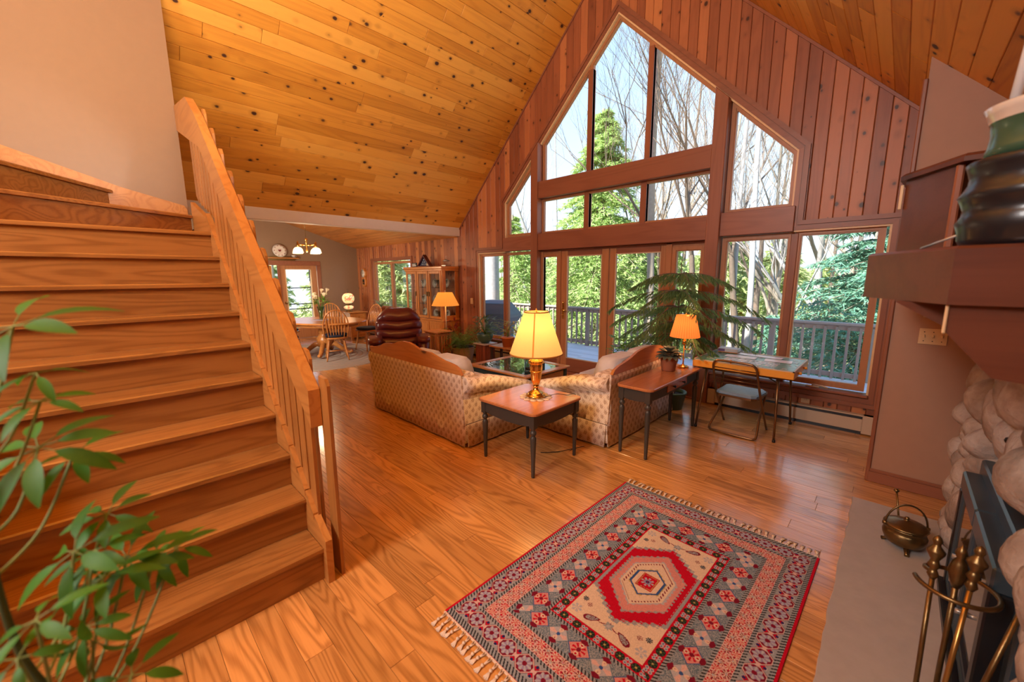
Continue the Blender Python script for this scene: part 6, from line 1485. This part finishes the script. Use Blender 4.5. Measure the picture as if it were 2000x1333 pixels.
for s_ in (-1, 1):
    for k in range(5):
        obj('slat', MB().bbox((-.12+k*.05, s_*.12-.008, .0), (-.08+k*.05, s_*.12+.008, .42), .002), wood('red_slat', (.30, .09, .05), (.18, .05, .03), 'Z', .5) if (s_, k) == (-1, 0) else MATS['red_slat'], t)
        obj('slat', MB().bbox((s_*.12-.008, -.12+k*.05, .0), (s_*.12+.008, -.08+k*.05, .42), .002), MATS['red_slat'], t)
obj('stand_top', MB().bbox((-.16, -.16, .42), (.16, .16, .44), .004), plain('pale_marble', (.55, .5, .5), .3), t)
t = thing('green_bowl_plant', 'dark-leaved plant in a round green pot on the slatted box', 'plant', (-5.38, 4.84, .4405))
obj('green_pot', MB().lathe([(0, 0), (.07, 0), (.12, .05), (.145, .11), (.15, .17), (.14, .175), (.13, .15), (0, .15)], 24), GREENPOT, t); bushy(t, (0, 0, .15), 120, .17, .34, .15, .03, L_DARK, rp, .25, .9)
fern(t, (0, 0, .2), 9, .45, L_FERN, rp, .9, .06, -.6, .6)
t = thing('yellow_plant', 'yellow and green variegated plant in an orange pot, left of the big lampshade', 'plant', (-4.88, 4.92, .42)); 
obj('orange_pot', MB().lathe([(0, 0), (.08, 0), (.11, .15), (.12, .15), (.12, .17), (.10, .17), (0, .15)], 24), plain('orange_pot_glaze', (.62, .16, .03), .3), t)
bushy(t, (0, 0, .17), 70, .15, .30, .14, .035, L_YEL, rp, .3, .6)
t = thing('low_bench', 'dark-legged low bench carrying the orange pot at the left windows', 'bench', (-4.80, 4.94, 0))
obj('bench_top', MB().bbox((-.42, -.16, .395), (.42, .16, .42), .004), W_OAKX, t)
for sx in (-1, 1):
    for sy in (-1, 1): obj('leg', MB().bbox((sx*.38-.02, sy*.12-.02, 0), (sx*.38+.02, sy*.12+.02, .395), .003), plain('dark_leg', (.05, .03, .02), .5) if 'dark_leg' not in MATS else MATS['dark_leg'], t)
t = thing('red_leaf_plant', 'dark plant with reddish leaves beside the china cabinet', 'plant', (-6.62, 5.10, 0)); pot(t, .09, .12, .3, TERRA); bushy(t, (0, 0, .32), 40, .10, .42, .17, .04, L_RED, rp, .2, 1.2)
t = thing('spider_plant', 'pale grassy spider plant in a clay pot at the dining window', 'plant', (-9.72, 5.12, .7205)); pot(t, .07, .10, .13, TERRA)
m = MB()
for k in range(60):
    a = rp.uniform(0, 6.3); m.leaf((0, 0, .13), (math.cos(a)*.6, math.sin(a)*.6, rp.uniform(.5, 1.3)), rp.uniform(.22, .38), .014, droop=.55, seg=5)
obj('blades', m, leafmat('pale_blade', (.45, .55, .30), (.15, .35, .10), .35), t, kind='stuff')
# foreground schefflera, branches entering from the lower left
t = thing('schefflera', 'glossy green umbrella plant reaching in from the left foreground', 'plant', (-.86, .10, 0))
pot(t, .12, .16, .24, TERRA)
rsx = random.Random(12)
SV = MB()
def umbrella(c, axis, n, L, rng):
    axis = Vector(axis).normalized(); x = axis.orthogonal().normalized(); y = axis.cross(x); a0 = rng.uniform(0, 6.3)
    for k in range(n):
        a = a0+2*PI*k/n+rng.uniform(-.2, .2); d = x*math.cos(a)+y*math.sin(a)
        d2 = (d+axis*rng.uniform(-.15, .35)+Vector((0, 0, -.15))).normalized(); st_ = L*.28
        SV.tube([c, c+d2*st_], .0011, 4, False)
        m = MB().leaf(c+d2*st_, d2, L*rng.uniform(.75, 1.1), L*.29, n=axis, droop=.35, fold=.22, seg=6); obj('leaf', m, L_SCHEF, t)
cl_ = [((-1.005, -.10, 1.575), (.3, -.5, .8), 6, .095), ((-.985, -.085, 1.50), (.2, -.2, 1), 4, .05), ((-.975, -.085, 1.455), (.3, -.2, .9), 6, .055), ((-.955, -.095, 1.385), (.35, -.3, .8), 8, .085), ((-.965, -.06, 1.36), (.2, -.1, .9), 6, .06),
       ((-.965, -.035, 1.238), (.3, -.2, .8), 7, .060), ((-.92, -.055, 1.20), (.2, -.4, .8), 6, .055), ((-.925, -.02, 1.165), (.3, -.3, .8), 8, .068), ((-.90, -.075, 1.22), (.3, -.5, .7), 6, .08), ((-.89, -.05, 1.165), (.1, -.3, .9), 7, .065),
       ((-.962, .048, 1.130), (.25, -.2, .9), 8, .052), ((-.935, .015, 1.14), (.3, -.3, .8), 7, .055), ((-.85, -.075, 1.115), (.3, -.4, .7), 7, .05), ((-.845, -.07, 1.09), (.3, -.1, -.2), 5, .055),
       ((-.78, -.11, 1.20), (.2, -.4, .8), 5, .055), ((-.775, -.13, 1.16), (.4, -.3, .6), 5, .045), ((-.80, -.035, 1.035), (.3, -.2, .9), 6, .06)]
main = spline([(0, 0, .22), (.03, -.10, .5), (.06, -.19, .8), (.07, -.20, 1.02), (.02, -.24, 1.15), (-.08, -.26, 1.4)], 6)
obj('main_stem', MB().tube(main, [.009-.00018*i for i in range(len(main))], 8), plain('dark_green_stem', (.035, .06, .02), .5), t)
for (c, ax, n, L) in cl_:
    c = Vector(c)-Vector((-.86, .10, 0)); umbrella(c, ax, n, L, rsx)
    base = min(main, key=lambda p: (p-c).length+abs(p.z-(c.z-.15))*1.0)
    mid = base.lerp(c, .5)+Vector((0, 0, -.03)); SV.tube(spline([base, mid, c], 5), .0022, 5, False)
obj('leaf_stalks', SV, plain('pale_stalk', (.22, .32, .10), .5), t, kind='stuff')
for i, (x, y) in enumerate(((-19, 3.5), (-22, 5.5), (-20, 7.5), (-24, 6.5), (-21, 1.5))):
    tt = thing('distant_conifer', 'pale green conifer outside beyond the dining-room door', 'tree', (x, y, -3.0), i, 'conifers beyond the dining door'); obj('foliage', fmesh, None, tt); obj('trunk', tmesh, None, tt)
for i in range(7):
    o = obj('slender_tree', tk[i % 3], None, None, (-17-i*.8, 3.2+(i*1.7) % 4, -3)); o.scale = (.8, .8, .8); tag(o, 'slender bare tree outside beyond the dining-room door', 'tree', 'bare trees beyond the dining door')

for i, (x, y) in enumerate(((-15.5, 8.6), (-17.5, 9.5), (-19.5, 10.8), (-22, 13), (-18.5, 13.5))):
    tt = thing('distant_conifer', 'pale green conifer outside the dining window beside the cabinet', 'tree', (x, y, -2.6), i, 'conifers outside the dining window'); obj('foliage', fmesh, None, tt); obj('trunk', tmesh, None, tt)
